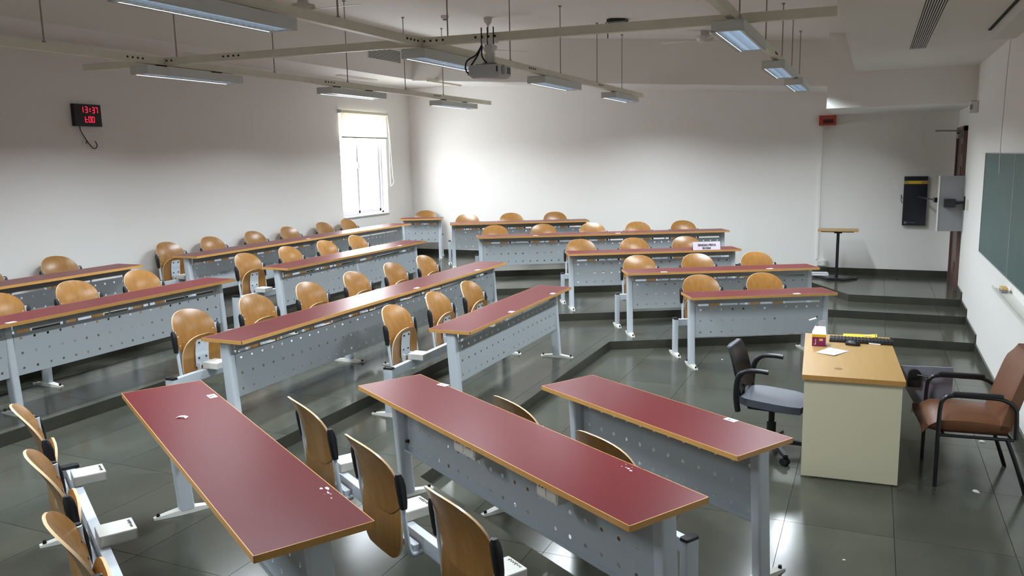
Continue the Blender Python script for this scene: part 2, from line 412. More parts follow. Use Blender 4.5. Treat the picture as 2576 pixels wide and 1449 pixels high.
MB().tube(spline([(0, .74, 0), (.01, .76, -.4), (.01, .80, -1.05), (.01, .83, -1.2), (.01, .77, -1.28), (.01, .72, -1.2), (.01, .73, -.4), (0, .72, 0)], 5), .007, 6).obj('pull_chain', ['white'], bl)

# door in the board wall, seen almost edge on
dm = MB()
dm.box((XB + .01, DY0 + .035, (DZ0 + DZ1) / 2), (.12, .07, DZ1 - DZ0), 0, None, .006); dm.box((XB + .01, DY1 - .035, (DZ0 + DZ1) / 2), (.12, .07, DZ1 - DZ0), 0, None, .006)
dm.box((XB + .01, (DY0 + DY1) / 2, DZ1 - .035), (.12, DY1 - DY0, .07), 0, None, .006)
door = struct(dm, 'door_1', ['doorwood'])
dl = MB().box((XB + .0, (DY0 + DY1) / 2, (DZ0 + DZ1) / 2 - .03), (.045, DY1 - DY0 - .14, DZ1 - DZ0 - .08), 0, None, .004).obj('door_leaf', ['doorwood'], door)
for zz in (.62, 1.9, 2.2): MB().cyl((XB - .056, DY0 + .06, zz - .07), (XB - .056, DY0 + .06, zz + .07), .013, n=10).obj('hinge', ['doorwood'], door, 40)
dc = MB().box((XB - .07, DY0 + .30, DZ1 - .13), (.07, .24, .06), 0, None, .012).obj('door_closer', ['rod'], door)
MB().tube([(XB - .07, DY0 + .28, DZ1 - .06), (XB - .22, DY0 + .24, DZ1 - .055), (XB - .37, DY0 + .20, DZ1 - .055)], .012, 8).obj('closer_arm', ['rod'], dc)
MB().cyl((XB - .04, DY1 - .12, 1.25), (XB - .10, DY1 - .12, 1.25), .025, n=14).obj('door_knob', ['alu'], door, 40)

# ------------------------------------------------------------------ student desks
DH, DT, DW = 0.75, 0.025, 0.425
def rrect(w, d, r, n=3):
    out = []
    for cx, cy, a0 in ((w / 2 - r, d / 2 - r, 0), (-w / 2 + r, d / 2 - r, PI / 2), (-w / 2 + r, -d / 2 + r, PI), (w / 2 - r, -d / 2 + r, 1.5 * PI)):
        for k in range(n + 1):
            a = a0 + PI / 2 * k / n; out.append((cx + r * math.cos(a), cy + r * math.sin(a)))
    return out
def loft(mb, secs, mi=0):
    n = len(secs[0]); vs = [p for s in secs for p in s]; fs = []
    for i in range(len(secs) - 1):
        for k in range(n): fs.append((i * n + k, i * n + (k + 1) % n, (i + 1) * n + (k + 1) % n, (i + 1) * n + k))
    fs += [list(range(n - 1, -1, -1)), [(len(secs) - 1) * n + k for k in range(n)]]
    return mb.add(vs, fs, mi)
FOOT_ME = MB(); 
_f = []
for t in (-1, -.9, -.6, -.2, .2, .6, .9, 1):
    w = .036 + .036 * (1 - abs(t) ** 1.5); hh = .010 + .022 * (1 - abs(t) ** 1.2); y = t * .18
    _f.append([(-w / 2, y, 0), (w / 2, y, 0), (w / 2 * .8, y, hh), (-w / 2 * .8, y, hh)])
loft(FOOT_ME, _f); FOOT_ME = FOOT_ME.mesh('foot', ['white'], 50)
BOLT_ME = MB().cyl((0, 0, 0), (0, 0, .020), .011, .008, 10).mesh('bolt', ['bolt'], 40)
def mesh_obj(name, me, parent, loc=(0, 0, 0), rot=None):
    o = bpy.data.objects.new(name, me); COL.objects.link(o); o.parent = parent; o.location = loc
    if rot: o.rotation_euler = rot
    return o
_b = MB(); loft(_b, [[(x, y + .012, .02) for x, y in rrect(.062, .085, .014)], [(x, y - .0 , .35) for x, y in rrect(.062, .085, .014)], [(x, y - .02 + .0, DH - DT) for x, y in rrect(.062, .085, .014)]])
# the post leans: its foot stands nearer the room's middle than its top
POST_ME = MB(); loft(POST_ME, [[(x, y - .022, .02) for x, y in rrect(.062, .085, .014)], [(x, y + .022, DH - DT) for x, y in rrect(.062, .085, .014)]]); POST_ME = POST_ME.mesh('leg', ['steel'], 50)
BPOST_ME = MB(); loft(BPOST_ME, [[(x, y, .02) for x, y in rrect(.048, .085, .008)], [(x, y, .40) for x, y in rrect(.048, .085, .008)]]); BPOST_ME = BPOST_ME.mesh('post', ['steel'], 50)
CAP_ME = MB(); loft(CAP_ME, [[(x, y, .40) for x, y in rrect(.052, .089, .010)], [(x, y, .414) for x, y in rrect(.048, .085, .010)]]); CAP_ME = CAP_ME.mesh('end_cap', ['black'], 50)

def perforated(L, z0, z1, rows, pitch, r=.0115):
    mb = MB(); n = max(2, int(round(L / pitch))); cw = L / n
    zb = [z0] + [(rows[k] + rows[k + 1]) / 2 for k in range(len(rows) - 1)] + [z1]
    y0, y1 = 0.0, .002
    for i in range(n):
        xa, xb_ = -L / 2 + i * cw, -L / 2 + (i + 1) * cw; cx = (xa + xb_) / 2
        for k, cz in enumerate(rows):
            za, zb_ = zb[k], zb[k + 1]
            rect = [(xb_, cz), (xb_, zb_), (cx, zb_), (xa, zb_), (xa, cz), (xa, za), (cx, za), (xb_, za)]
            ring = [(cx + r * math.cos(PI / 4 * j), cz + r * math.sin(PI / 4 * j)) for j in range(8)]
            vs = [(p[0], y, p[1]) for y in (y0, y1) for p in rect + ring]
            fs = []
            for j in range(8):
                j2 = (j + 1) % 8
                fs += [(j, j2, 8 + j2, 8 + j), (16 + j, 24 + j, 24 + j2, 16 + j2), (8 + j, 8 + j2, 24 + j2, 24 + j)]
            mb.add(vs, fs)
    # folded lower lip and side flanges
    mb.box((0, .016, z0 + .001), (L, .030, .002)); mb.box((0, .030, z0 + .008), (L, .002, .016))
    for sx in (-1, 1): mb.box((sx * (L / 2 - .001), .014, (z0 + z1) / 2), (.002, .026, z1 - z0))
    return mb
def desk(b, tier, d, s0, s1, label, mids=(), name='student_desk', frame=None, w=DW, group='red topped student desks', foot=True):
    L = abs(s0 - s1)
    if not frame and b != 'N': w = .375
    if frame: loc, rz = frame
    else:
        x, y = pt(b, d + w / 2, (s0 + s1) / 2); loc, rz = (x, y, tier * H), rz_of(b)
    t = thing(name, label, 'desk', loc, rz, group)
    MB().box((0, 0, DH - DT / 2), (L - .006, w - .006, DT)).obj('desktop', ['lam'], t)
    e = MB()
    for sy in (-1, 1): e.box((0, sy * (w / 2 - .0015), DH - DT / 2), (L, .003, DT + .0006))
    for sx in (-1, 1): e.box((sx * (L / 2 - .0015), 0, DH - DT / 2), (.003, w, DT + .0006))
    e.obj('edge_band', ['beech'], t)
    yp = -w / 2 + .172
    xs = [-(L / 2 - .055)] + [m * L - L / 2 for m in mids] + [L / 2 - .055]
    for x in xs:
        lg = mesh_obj('leg', POST_ME, t, (x, yp, 0))
        mesh_obj('foot', FOOT_ME, lg, (0, -.022, 0))
        for sy in (-1, 1): mesh_obj('bolt', BOLT_ME, lg, (0, -.022 + sy * .155, .012))
    for a, c in zip(xs[:-1], xs[1:]):
        pl_, cx = c - a - .064, (a + c) / 2
        p = perforated(pl_, .305, .634, [.355, .475, .592], .112).obj('modesty_panel', ['panel'], t); p.location = (cx, yp - .025, 0)
        ap = MB().box((0, 0, .690), (pl_, .002, .069)).box((0, .013, .657), (pl_, .026, .002))
        k = max(1, int(pl_ / .42))
        for j in range(k + 1): ap.box((-pl_ / 2 + .02 + j * (pl_ - .04) / k, .001, .645), (.018, .003, .03))
        ao = ap.obj('apron', ['panel'], t); ao.location = (cx, yp - .025, 0)
        for sx in (-1, 1): mesh_obj('bolt', BOLT_ME, p, (sx * (pl_ / 2 - .014), .004, .37), (-PI / 2, 0, 0))
    return t, L
def sticker(t, x, y, txt=None, rz=0.0, flip=True):
    s = MB().box((0, 0, 0), (.072, .042, .0012)).obj('number_sticker', ['paper'], t)
    s.location = (x, y, DH + .0012); s.rotation_euler = (0, 0, rz)
    if txt: text_mesh('number', txt, .034, 'ink', s, (0, 0, .0008), (0, 0, 0), bold=.0008)
    return s
DESK = {}
def D(key, *a, **k): DESK[key], L = desk(*a, **k); DESK[key]['len'] = L; return DESK[key]
D('R0', 'R', 0, 7.945, -2.486, -4.031, 'short red-topped desk in the lowest row of the far right block, behind the office chair')
D('R1', 'R', 1, 9.13, -2.107, -4.40, 'three-seat red-topped desk second from the front in the far right block')
D('R2', 'R', 2, 10.38, -1.607, -3.914, 'red-topped desk of the far right block with a folded name card standing on it')
D('R3', 'R', 3, 12.0, -.490, -4.334, 'longest red-topped desk of the far right block, fourth row up', mids=(.40,))
D('R4', 'R', 4, 13.43, -.10, -2.431, 'topmost red-topped desk of the far right block, beneath the blank far wall')
D('L1', 'L', 1, 2.845, -5.551, -7.908, 'three-seat red-topped desk in the lowest row of the middle block')
D('L2', 'L', 2, 4.035, -4.337, -8.904, 'long six-seat red-topped desk with bright window glare, second row of the middle block', mids=(.5,))
D('L3b', 'L', 3, 5.845, -7.075, -10.12, 'third-row middle-block desk to the right of the aisle, with window glare', mids=(.5,))
D('L3a', 'L', 3, 5.845, -1.70, -6.26, 'third-row desk left of the aisle, cut by the left edge of the photo', mids=(.5,))
D('L4b', 'L', 4, 7.12, -7.023, -11.82, 'long back-row desk under the window wall, right of the aisle', mids=(.5,))
D('L4a', 'L', 4, 7.12, -1.70, -6.272, 'back-row desk left of the aisle, partly hidden behind the third-row desk', mids=(.5,))
D('N0', 'N', 0, -3.42, -4.016, -2.446, 'nearest small maroon desk beside the cream teacher desk, sticker 69')
D('N1', 'N', 1, -2.355, -4.441, -2.06, 'middle foreground maroon desk with white power sockets under its edge')
D('N2', 'N', 2, -1.113, -4.81, -2.476, 'leftmost foreground maroon desk with a paper scrap on it')
cd = math.atan2(.31, .715)
D('C', 'L', 4, 0, 0, .775, 'small single red-topped desk set across the far corner near the window', frame=((-7.57, 12.96, 4 * H), cd), w=.40)
def at_desk(key, px, py):      # world xy -> local xy of that desk
    o = DESK[key]; dx, dy = px - o.location.x, py - o.location.y; a = -o.rotation_euler.z
    return dx * math.cos(a) - dy * math.sin(a), dx * math.sin(a) + dy * math.cos(a)
sticker(DESK['N2'], *at_desk('N2', -3.225, 3.215), '70', .02)
sticker(DESK['N1'], *at_desk('N1', -2.315, 4.145), '72', .25)
sticker(DESK['N0'], *at_desk('N0', -.655, 4.372), '69', .03)
for key, xs in (('R0', (.35,)), ('R1', (-.72, .55)), ('R3', (-1.05, .2)), ('L1', (.72, -.30)), ('L2', (1.55, .2)), ('L3b', (.85,)), ('L3a', (-.05, -1.95)), ('L4b', (.9, -.3)), ('L4a', (-1.9,))):
    for x in xs:
        s = sticker(DESK[key], x, -.375 / 2 + .035, None, .04)
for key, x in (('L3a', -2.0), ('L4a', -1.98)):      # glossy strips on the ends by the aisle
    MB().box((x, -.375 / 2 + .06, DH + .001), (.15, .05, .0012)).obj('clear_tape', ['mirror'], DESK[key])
# peeled corners of laminate and rubbish
def flecks(key, pts, name='peeled_patch'):
    mb = MB()
    for (x, y, r) in pts:
        lx, ly = at_desk(key, x, y); n = 6; a0 = random.random() * 6
        mb.prism([(lx + r * random.uniform(.5, 1) * math.cos(a0 + 2 * PI * k / n), ly + .6 * r * random.uniform(.5, 1) * math.sin(a0 + 2 * PI * k / n)) for k in range(n)], DH, DH + .0011)
    mb.obj(name, ['peel'], DESK[key])
flecks('N2', [(-1.89, 2.40, .016), (-1.87, 2.41, .02), (-1.85, 2.385, .006), (-1.84, 2.375, .01), (-1.825, 2.37, .006), (-1.80, 2.34, .006), (-1.845, 2.36, .004)])
flecks('N1', [(-.93, 3.265, .006), (-.915, 3.255, .012), (-.90, 3.235, .013), (-.95, 3.27, .005), (-.94, 3.30, .004), (-.905, 3.275, .004)])
sc = MB(); sc.add([(-.026, -.016, .001), (-.012, -.006, .006), (.012, -.008, .008), (.028, -.018, .002), (.026, .012, .003), (.010, .006, .010), (-.014, .007, .007), (-.028, .014, .001)], [(0, 1, 6, 7), (1, 2, 5, 6), (2, 3, 4, 5)])
so = tag(sc.obj('paper_scrap', ['paper']), 'small crumpled white paper scrap lying on the leftmost maroon desk', 'paper'); so.location = (-3.09, 2.873, 2 * H + DH + .001); so.rotation_euler = (0, 0, .3)
so.modifiers.new('thick', 'SOLIDIFY').thickness = .001
# power sockets under the middle foreground desk
for (s, n2) in ((-3.37, 2), (-2.68, 1)):
    x = -(s + (4.441 + 2.06) / 2); lx = x
    b_ = MB(); Ls = .20 if n2 == 2 else .15
    prof = [(.135, .735), (.072, .735), (.072, .60), (.085, .585), (.135, .62)]
    vs = [(lx + sx * Ls / 2, p[0], p[1] - .012) for sx in (-1, 1) for p in prof]
    b_.add(vs, [(0, 1, 2, 3, 4), (9, 8, 7, 6, 5)] + [(k, (k + 1) % 5, 5 + (k + 1) % 5, 5 + k) for k in range(5)])
    b_ = MB().box((lx, .085, .665), (Ls, .075, .115), 0, None, .008)
    so_ = b_.obj('power_socket', ['white'], DESK['N1'])
    for k in range(2):
        ox = lx - Ls / 4 + k * Ls / 2
        MB().box((ox, .124, .665), (Ls / 2 - .012, .004, .085), 0, None, .002).obj('faceplate', ['white'], so_)
        if k == 1 or n2 == 2:
            hb = MB()
            for (hx, hz, r) in ((0, .018, .006), (-.011, -.006, .0045), (.011, -.006, .0045)): hb.cyl((ox + hx, .1265, .668 + hz), (ox + hx, .1275, .668 + hz), r, n=8)
            hb.obj('socket_holes', ['ink'], so_)
# faint stamp on the post of the middle foreground desk
text_mesh('stamp', '(S.R)', .026, 'greycard', DESK['N1'], (1.1905 - .055 + .0318, -.212 + .172 + .018, .655), (PI / 2, 0, PI / 2))
text_mesh('stamp', '15', .024, 'greycard', DESK['N1'], (1.1905 - .055 + .0318, -.212 + .172 + .016, .622), (PI / 2, 0, PI / 2))

# ------------------------------------------------------------------ seat beams and tip-up chairs
OFF = 0.66
OFFS = {'N': .715, 'R': .67, 'L': .73}
def beam(b, tier, d, s0, s1, label, mids=(), frame=None):
    L = abs(s0 - s1)
    if frame: loc, rz = frame
    else:
        x, y = pt(b, d + OFFS[b], (s0 + s1) / 2); loc, rz = (x, y, tier * H), rz_of(b)
    t = thing('seat_beam', label, 'beam', loc, rz, 'steel beams carrying the chairs')
    MB().box((0, 0, .3625), (L - .09, .044, .073), 0, None, .004).obj('rail', ['steel'], t)
    for x in [-(L / 2 - .03)] + [m * L - L / 2 for m in mids] + [L / 2 - .03]:
        p = mesh_obj('post', BPOST_ME, t, (x, 0, 0)); mesh_obj('end_cap', CAP_ME, p)
        mesh_obj('foot', FOOT_ME, p)
        for sy in (-1, 1): mesh_obj('bolt', BOLT_ME, p, (0, sy * .155, .012))
    return t
def shell(rows, th=.011, nu=14):
    # rows: list of (z, half width, y centre, side bow) from the bottom up; plywood sheet with a pale edge
    mb = MB(); nv = len(rows); fr, bk = [], []
    for (z, hw, y, bow) in rows:
        for i in range(nu + 1):
            u = -1 + 2 * i / nu; x = hw * u
            fr.append((x, y - bow * (x / .215) ** 2 - th / 2, z)); bk.append((x, y - bow * (x / .215) ** 2 + th / 2, z))
    n = nu + 1; N_ = n * nv; fs, ms = [], []
    for j in range(nv - 1):
        for i in range(nu):
            a = j * n + i; fs.append((a, a + 1, a + n + 1, a + n)); fs.append((N_ + a, N_ + a + n, N_ + a + n + 1, N_ + a + 1)); ms += [0, 0]
    rim = [i for i in range(n)] + [j * n + nu for j in range(1, nv)] + [(nv - 1) * n + i for i in range(nu - 1, -1, -1)] + [j * n for j in range(nv - 2, 0, -1)]
    for k in range(len(rim)):
        a, b_ = rim[k], rim[(k + 1) % len(rim)]; fs.append((a, N_ + a, N_ + b_, b_)); ms.append(1)
    mb.add(fr + bk, fs); mb.m = ms
    return mb
def sup(t, e): return max(0.0, 1 - abs(t) ** e) ** (1 / e)
def back_rows():
    R = []
    for k in range(19):
        a = -1 + 2 * k / 18; a = math.sin(a * PI / 2)          # denser at the ends
        z = .675 + (.175 * a)
        hw = .214 * (sup(a, 2.5) if a > 0 else sup(a * .93, 2.9))
        t = (z - .50) / .35
        R.append((z, max(hw, .03), .132 + .012 * t + .098 * max(t, 0) ** 2.3, .034))
    return R
def seat_rows():
    R = []
    for k in range(19):
        a = -1 + 2 * k / 18; a = math.sin(a * PI / 2); z = .480 + .182 * a
        hw = .20 * (sup(a, 2.7) if a > 0 else sup(a * .95, 3.4))
        t = (z - .295) / .38
        R.append((z, max(hw, .03), .098 - .018 * t + .008 * math.sin(t * PI) - .03 * max(0, t - .55) ** 2 / .2, .014))
    return R
BACK_ME = shell(back_rows()).mesh('backrest', ['ply', 'plyedge'], 40); SEAT_ME = shell(seat_rows()).mesh('seat', ['ply', 'plyedge'], 40)
RIVET_ME = MB().lathe([(.0001, .004), (.004, .0035), (.007, 0)], 10).mesh('rivet', ['alu'], 60)
BAR_ME = MB().box((0, .048, .345), (.44, .034, .034), 0, None, .003).mesh('crossbar', ['steel'])
PLATE_ME = MB(); loft(PLATE_ME, [[(sx * w, y + dy, z) for sx, dy in ((-1, -.004), (1, -.004), (1, .001), (-1, .001))] for z, y, w in ((.41, .083, .068), (.52, .080, .070), (.60, .070, .068), (.625, .064, .055))])
PLATE_ME.box((-.058, .06, .41), (.012, .03, .06)); PLATE_ME.box((.058, .06, .41), (.012, .03, .06))
PLATE_ME = PLATE_ME.mesh('seat_plate', ['steel'])
HINGE_ME = MB().box((0, -.058, .427), (.135, .15, .052), 0, None, .006).mesh('hinge_box', ['white'])
_sp = spline([(0, .128, .715), (0, .120, .64), (0, .110, .56), (0, .098, .44), (0, .088, .36), (0, .074, .325), (0, .048, .318), (0, .02, .318)], 4)
TUBE_ME = MB().tube([(p.x, p.y, p.z) for p in _sp], .0125, 10).mesh('frame_tube', ['steel'], 50)
SLEEVE_ME = MB()
loft(SLEEVE_ME, [[(x, y + yy, z) for x, y in rrect(w, dd, min(w, dd) * .42)] for z, yy, w, dd in ((.555, .110, .030, .032), (.59, .113, .036, .040), (.665, .121, .038, .046), (.70, .127, .034, .040), (.722, .131, .020, .024))])
SLEEVE_ME = SLEEVE_ME.mesh('back_sleeve', ['black'], 50)
def scribble():
    mb = MB(); x = -.045
    for k in range(6):
        h_ = random.uniform(.008, .018); mb.cyl((x, -.115 - h_ / 2, .4538), (x + .005, -.115 + h_ / 2, .4538), .0012, n=5); mb.cyl((x + .005, -.115 + h_ / 2, .4538), (x + .011, -.115 - h_ * .3, .4538), .0012, n=5); x += .015
    return mb
def make_chair():
    t = thing('tip_up_chair', 'x', 'chair', (0, 0, 0))
    bk = mesh_obj('backrest', BACK_ME, t)
    for sx in (-1, 1):
        for z in (.60, .668): mesh_obj('rivet', RIVET_ME, bk, (sx * .186, .1245 if z > .62 else .1095, z), (PI / 2, 0, 0))
    st = mesh_obj('seat', SEAT_ME, t); pl_ = mesh_obj('seat_plate', PLATE_ME, st)
    for sx in (-1, 1):
        for z in (.475, .60): mesh_obj('bolt', BOLT_ME, st, (sx * .038, .079 if z < .55 else .066, z), (PI / 2, 0, 0)).scale = (.7, .7, .5)
        mesh_obj('frame_tube', TUBE_ME, t, (sx * .219, 0, 0)); mesh_obj('back_sleeve', SLEEVE_ME, t, (sx * .230, 0, 0))
    mesh_obj('crossbar', BAR_ME, t); mesh_obj('hinge_box', HINGE_ME, t)
    return t
proto = make_chair(); first = [True]
def chair(b, tier, d, s, label, group, frame=None, mark=False):
    c = proto if first[0] else copy_tree(proto); first[0] = False
    if frame: c.location, rz = frame
    else:
        x, y = pt(b, d + OFFS[b], s + (.055 if b == 'R' else 0)); c.location = (x, y, tier * H); rz = rz_of(b)
    c.rotation_euler = (0, 0, rz + random.uniform(-.012, .012)); c['label'] = label; c['group'] = group
    if b == 'N': [o for o in c.children if o.name.split('.')[0] == 'seat'][0].location = (0, .022, -.02)
    if mark:
        hb = [o for o in c.children if o.name.startswith('hinge_box')][0]
        scribble().obj('marker_writing', ['ink'], hb)
    return c
ORD = {1: ('only',), 2: ('left', 'right'), 3: ('left', 'middle', 'right'), 5: ('leftmost', 'second from left', 'middle', 'second from right', 'rightmost'), 6: ('leftmost', 'second from left', 'third from left', 'third from right', 'second from right', 'rightmost'), 4: ('leftmost', 'second from left', 'second from right', 'rightmost')}
G_ = 'plywood tip-up chairs in the tiered rows'
def row(key, b, tier, d, ss, where, span, mids=(), blabel=None, mark=False, names=None):
    beam(b, tier, d, span[0], span[1], blabel, mids)
    for s, o in zip(ss, names or ORD[len(ss)]): chair(b, tier, d, s, 'plywood chair, %s one behind %s' % (o, where), G_, mark=mark)
row('R0', 'R', 0, 7.945, (-2.90, -3.635), 'the lowest desk of the far right block', (-2.486, -4.03), blabel='steel seat beam behind the lowest desk of the far right block')
row('R1', 'R', 1, 9.13, (-2.49, -3.24, -4.01), 'the second desk up of the far right block', (-2.09, -4.40), blabel='steel seat beam behind the second desk up of the far right block')
row('R2', 'R', 2, 10.38, (-1.96, -2.72, -3.47), 'the desk with the name card', (-1.59, -3.914), blabel='steel seat beam behind the desk with the name card')
row('R3', 'R', 3, 12.0, (-.86, -1.635, -2.42, -3.16, -3.91), 'the longest desk of the far right block', (-.47, -4.33), (.4,), 'steel seat beam behind the longest desk of the far right block')
row('R4', 'R', 4, 13.43, (-.465, -1.24, -2.02), 'the topmost desk below the far wall', (-.06, -2.43), blabel='steel seat beam behind the topmost desk below the far wall')
row('L1', 'L', 1, 2.845, (-5.895, -6.64, -7.35), 'the lowest desk of the middle block', (-5.47, -7.85), blabel='steel seat beam behind the lowest desk of the middle block')
row('L2', 'L', 2, 4.035, (-4.76, -5.50, -6.26, -7.02, -7.78, -8.50), 'the long six-seat desk of the middle block', (-4.33, -8.90), (.5,), 'steel seat beam behind the long six-seat middle desk')
row('L3b', 'L', 3, 5.845, (-7.43, -8.20, -8.97, -9.69), 'the third-row desk right of the aisle', (-7.0, -10.1), (.5,), 'steel seat beam of the third row, right of the aisle')
row('L3a', 'L', 3, 5.845, (-4.41, -5.15, -5.89), 'the third-row desk left of the aisle', (-1.75, -6.3), (.36, .64), 'steel seat beam of the third row, left of the aisle')
row('L4b', 'L', 4, 7.12, (-7.47, -8.20, -9.02, -9.78, -10.63, -11.28), 'the back-row desk right of the aisle', (-7.0, -11.8), (.5,), 'steel seat beam of the back row, right of the aisle')
row('L4a', 'L', 4, 7.12, (-5.10, -5.95), 'the back-row desk left of the aisle', (-1.75, -6.3), (.5,), 'steel seat beam of the back row, left of the aisle')
row('N0', 'N', 0, -3.42, (-3.68, -2.91), 'the small foreground desk with sticker 69', (-4.05, -2.45), blabel='steel seat beam behind the small foreground desk with sticker 69')
row('N1', 'N', 1, -2.355, (-4.09, -3.325, -2.555), 'the foreground desk with power sockets', (-4.44, -2.06), blabel='steel seat beam behind the foreground desk with power sockets', mark=True)
row('N2', 'N', 2, -1.113, (-4.51, -3.70, -2.94), 'the leftmost foreground desk', (-4.80, -2.48), blabel='steel seat beam behind the leftmost foreground desk', mark=True)
fo = Vector((math.sin(cd), -math.cos(cd))) * -1.0
cc = Vector((-7.57, 12.96)) + fo * (OFF - .20)
cc = Vector((-7.57, 12.96)) + fo * .42
beam('L', 4, 0, 0, .70, 'short steel seat beam behind the corner desk', frame=((cc.x, cc.y, 4 * H), cd))
chair('L', 4, 0, 0, 'single plywood chair behind the small desk set across the far corner', G_, frame=((cc.x, cc.y, 4 * H), cd))

# folded name card on the third desk of the far right block
x, y = pt('R', 10.38 + .02, -3.452); 
nc = thing('name_card', 'folded lilac paper name card with two printed lines on a far right desk', 'card', (x, y, 2 * H + DH), rz_of('R'))
cm = MB(); 
for sgn, yo in ((1, 0), (-1, .07)):
    cm.add([(-.185, yo, -.03 if sgn > 0 else 0), (.185, yo, -.03 if sgn > 0 else 0), (.185, .035, .105), (-.185, .035, .105)], [(0, 1, 2, 3)])
co = cm.obj('card', ['lilac'], nc); co.modifiers.new('thick', 'SOLIDIFY').thickness = .0012
tilt = PI / 2 - math.atan2(.035, .135)
text_mesh('print', 'SINDHU PRIYA', .040, 'ink', nc, (.005, .0215, .062), (tilt, 0, 0), bold=.0014, sx=.92)
text_mesh('print', '0015054', .036, 'ink', nc, (.0, .0115, .022), (tilt, 0, 0), bold=.0012, sx=.9)

# ------------------------------------------------------------------ teacher's corner
TD = thing('teacher_desk', 'cream sided teacher desk with pale wood top standing on the lowest floor', 'desk', (-.105, 6.285, 0), .058)
TZ = .72
MB().box((0, 0, TZ - .016), (.625, 1.35, .032), 0, None, .002).obj('desktop', ['desk'], TD)
e = MB()
for sy in (-1, 1): e.box((0, sy * .676, TZ - .0165), (.629, .003, .0325))
for sx in (-1, 1): e.box((sx * .3135, 0, TZ - .0165), (.003, 1.353, .0325))
e.obj('edge_band', ['deskedge'], TD)
for sy in (-1, 1): MB().box((0, sy * .645, (TZ - .033) / 2 + .004), (.60, .025, TZ - .041), 0, None, .0015).obj('side_panel', ['cream'], TD)
MB().box((.22, 0, .42), (.02, 1.262, .50), 0, None, .0015).obj('modesty_panel', ['cream'], TD)
dp = MB().box((0, .44, .38), (.44, .36, .55), 0, None, .003).obj('drawer_pedestal', ['cream'], TD)
for k in range(3): MB().box((-.226, .44, .19 + k * .18), (.014, .34, .165), 0, None, .003).obj('drawer_front', ['desk'], dp)
gr = MB(); gr.lathe([(.001, TZ + .0012), (.026, TZ + .0012), (.026, TZ + .0005)], 20, ax=(-.085, -.45)); gr.obj('cable_hole', ['brownmark'], TD)
S_ = 1.0209
bx = thing('dispenser_box', 'maroon and yellow card box with silvery sloping lid on the teacher desk', 'box', (-.325 * S_, 6.395 * S_, TZ), .07)
MB().box((0, 0, .036), (.098, .098, .072), 0, None, .002).obj('body', ['maroonbox'], bx)
MB().box((0, 0, .083), (.1, .1, .022), 0, None, .001).obj('yellow_band', ['yellow'], bx)
ld = MB(); loft(ld, [[(-.05, -.05, .094), (.05, -.05, .094), (.05, .05, .094), (-.05, .05, .094)], [(-.03, 0, .142), (.045, .0, .142), (.045, .05, .142), (-.03, .05, .142)]]); ld.obj('sloping_lid', ['paper'], bx)
up = MB(); loft(up, [[(-.03, .03, .14), (.045, .03, .14), (.045, .05, .14), (-.03, .05, .14)], [(.0, .045, .185), (.045, .045, .185), (.045, .05, .185), (.0, .05, .185)]]); up.obj('raised_flap', ['greycard'], bx)
MB().box((.02, .03, .20), (.055, .03, .006), 0, Matrix.Translation((0, 0, 0)) @ Matrix.Rotation(-.35, 4, 'Y')).obj('flap_tip', ['paper'], bx)
MB().box((-.024, -.0502, .034), (.004, .001, .042)).box((-.03, -.0502, .016), (.01, .001, .004)).obj('white_stroke', ['paper'], bx)
MB().box((.014, -.0502, .052), (.026, .001, .016)).obj('small_window_print', ['tan'], bx)
pa = MB(); 
for k, (px, py) in enumerate(((-.332, 6.134), (-.203, 6.066), (-.111, 6.251), (-.247, 6.323))): pa.v.append((px * S_, py * S_, TZ + .0015 + (.004 if k == 1 else 0)))
pa.f.append([0, 1, 2, 3]); pa.m.append(0)
po_ = tag(pa.obj('paper_sheet', ['paper']), 'single white paper sheet lying askew on the teacher desk', 'paper'); po_.modifiers.new('thick', 'SOLIDIFY').thickness = .001
kb = thing('keyboard', 'long black keyboard across the far half of the teacher desk', 'keyboard', (-.035 * S_, 6.61 * S_, TZ), .03)
MB().box((0, 0, .010), (.46, .15, .018), 0, None, .005).obj('keyboard_base', ['black'], kb)
for r in range(5):
    for c in range(18): MB().box((-.216 + c * .0254, -.052 + r * .025, .0225), (.019, .018, .008), 0, None, .002).obj('key', ['black'], kb) if (r + c) == 0 else None
_k = [o for o in kb.children if o.name.startswith('key') and not o.name.startswith('keyboard')][0]
for r in range(5):
    for c in range(18):
        if r + c:
            k2 = _k.copy(); COL.objects.link(k2); k2.location = (c * .0254, r * .025, 0)
ms_ = thing('computer_mouse', 'black computer mouse in front of the keyboard on the teacher desk', 'mouse', (-.09 * S_, 6.47 * S_, TZ), 1.45)
mm = MB(); loft(mm, [[(x * k, y * k, z) for x, y in rrect(.06, .11, .028, 4)] for z, k in ((0, .96), (.012, 1.0), (.024, .86), (.033, .55), (.036, .2))]); mm.obj('shell', ['black'], ms_, 60)
MB().cyl((-.003, .03, .033), (.003, .03, .033), .007, n=12).obj('scroll_wheel', ['greyplastic'], ms_)
tag(MB().box((0, 0, .006), (.085, .012, .012), 0, None, .003).obj('chalk_stick', ['chalk']), 'white chalk stick beside the keyboard on the teacher desk', 'chalk').location = (.062 * S_, 6.527 * S_, TZ)
bpy.data.objects['chalk_stick'].rotation_euler = (0, 0, -.2)
ev = thing('envelope', 'yellow padded envelope lying behind the keyboard', 'envelope', (-.04 * S_, 6.80 * S_, TZ), .03)
ee = MB(); loft(ee, [[(-.13, -.055, z0), (-.13, .055, z0), (-.13, .055, z0 + .004), (-.13, -.055, z0 + .004)] for z0 in (0.001,)] + [[(x, -.06, z0), (x, .06, z0), (x, .06, z0 + .004), (x, -.06, z0 + .004)] for x, z0 in ((-.06, .002), (.06, .004), (.12, .012))])
ee.obj('sheet', ['yellow'], ev)
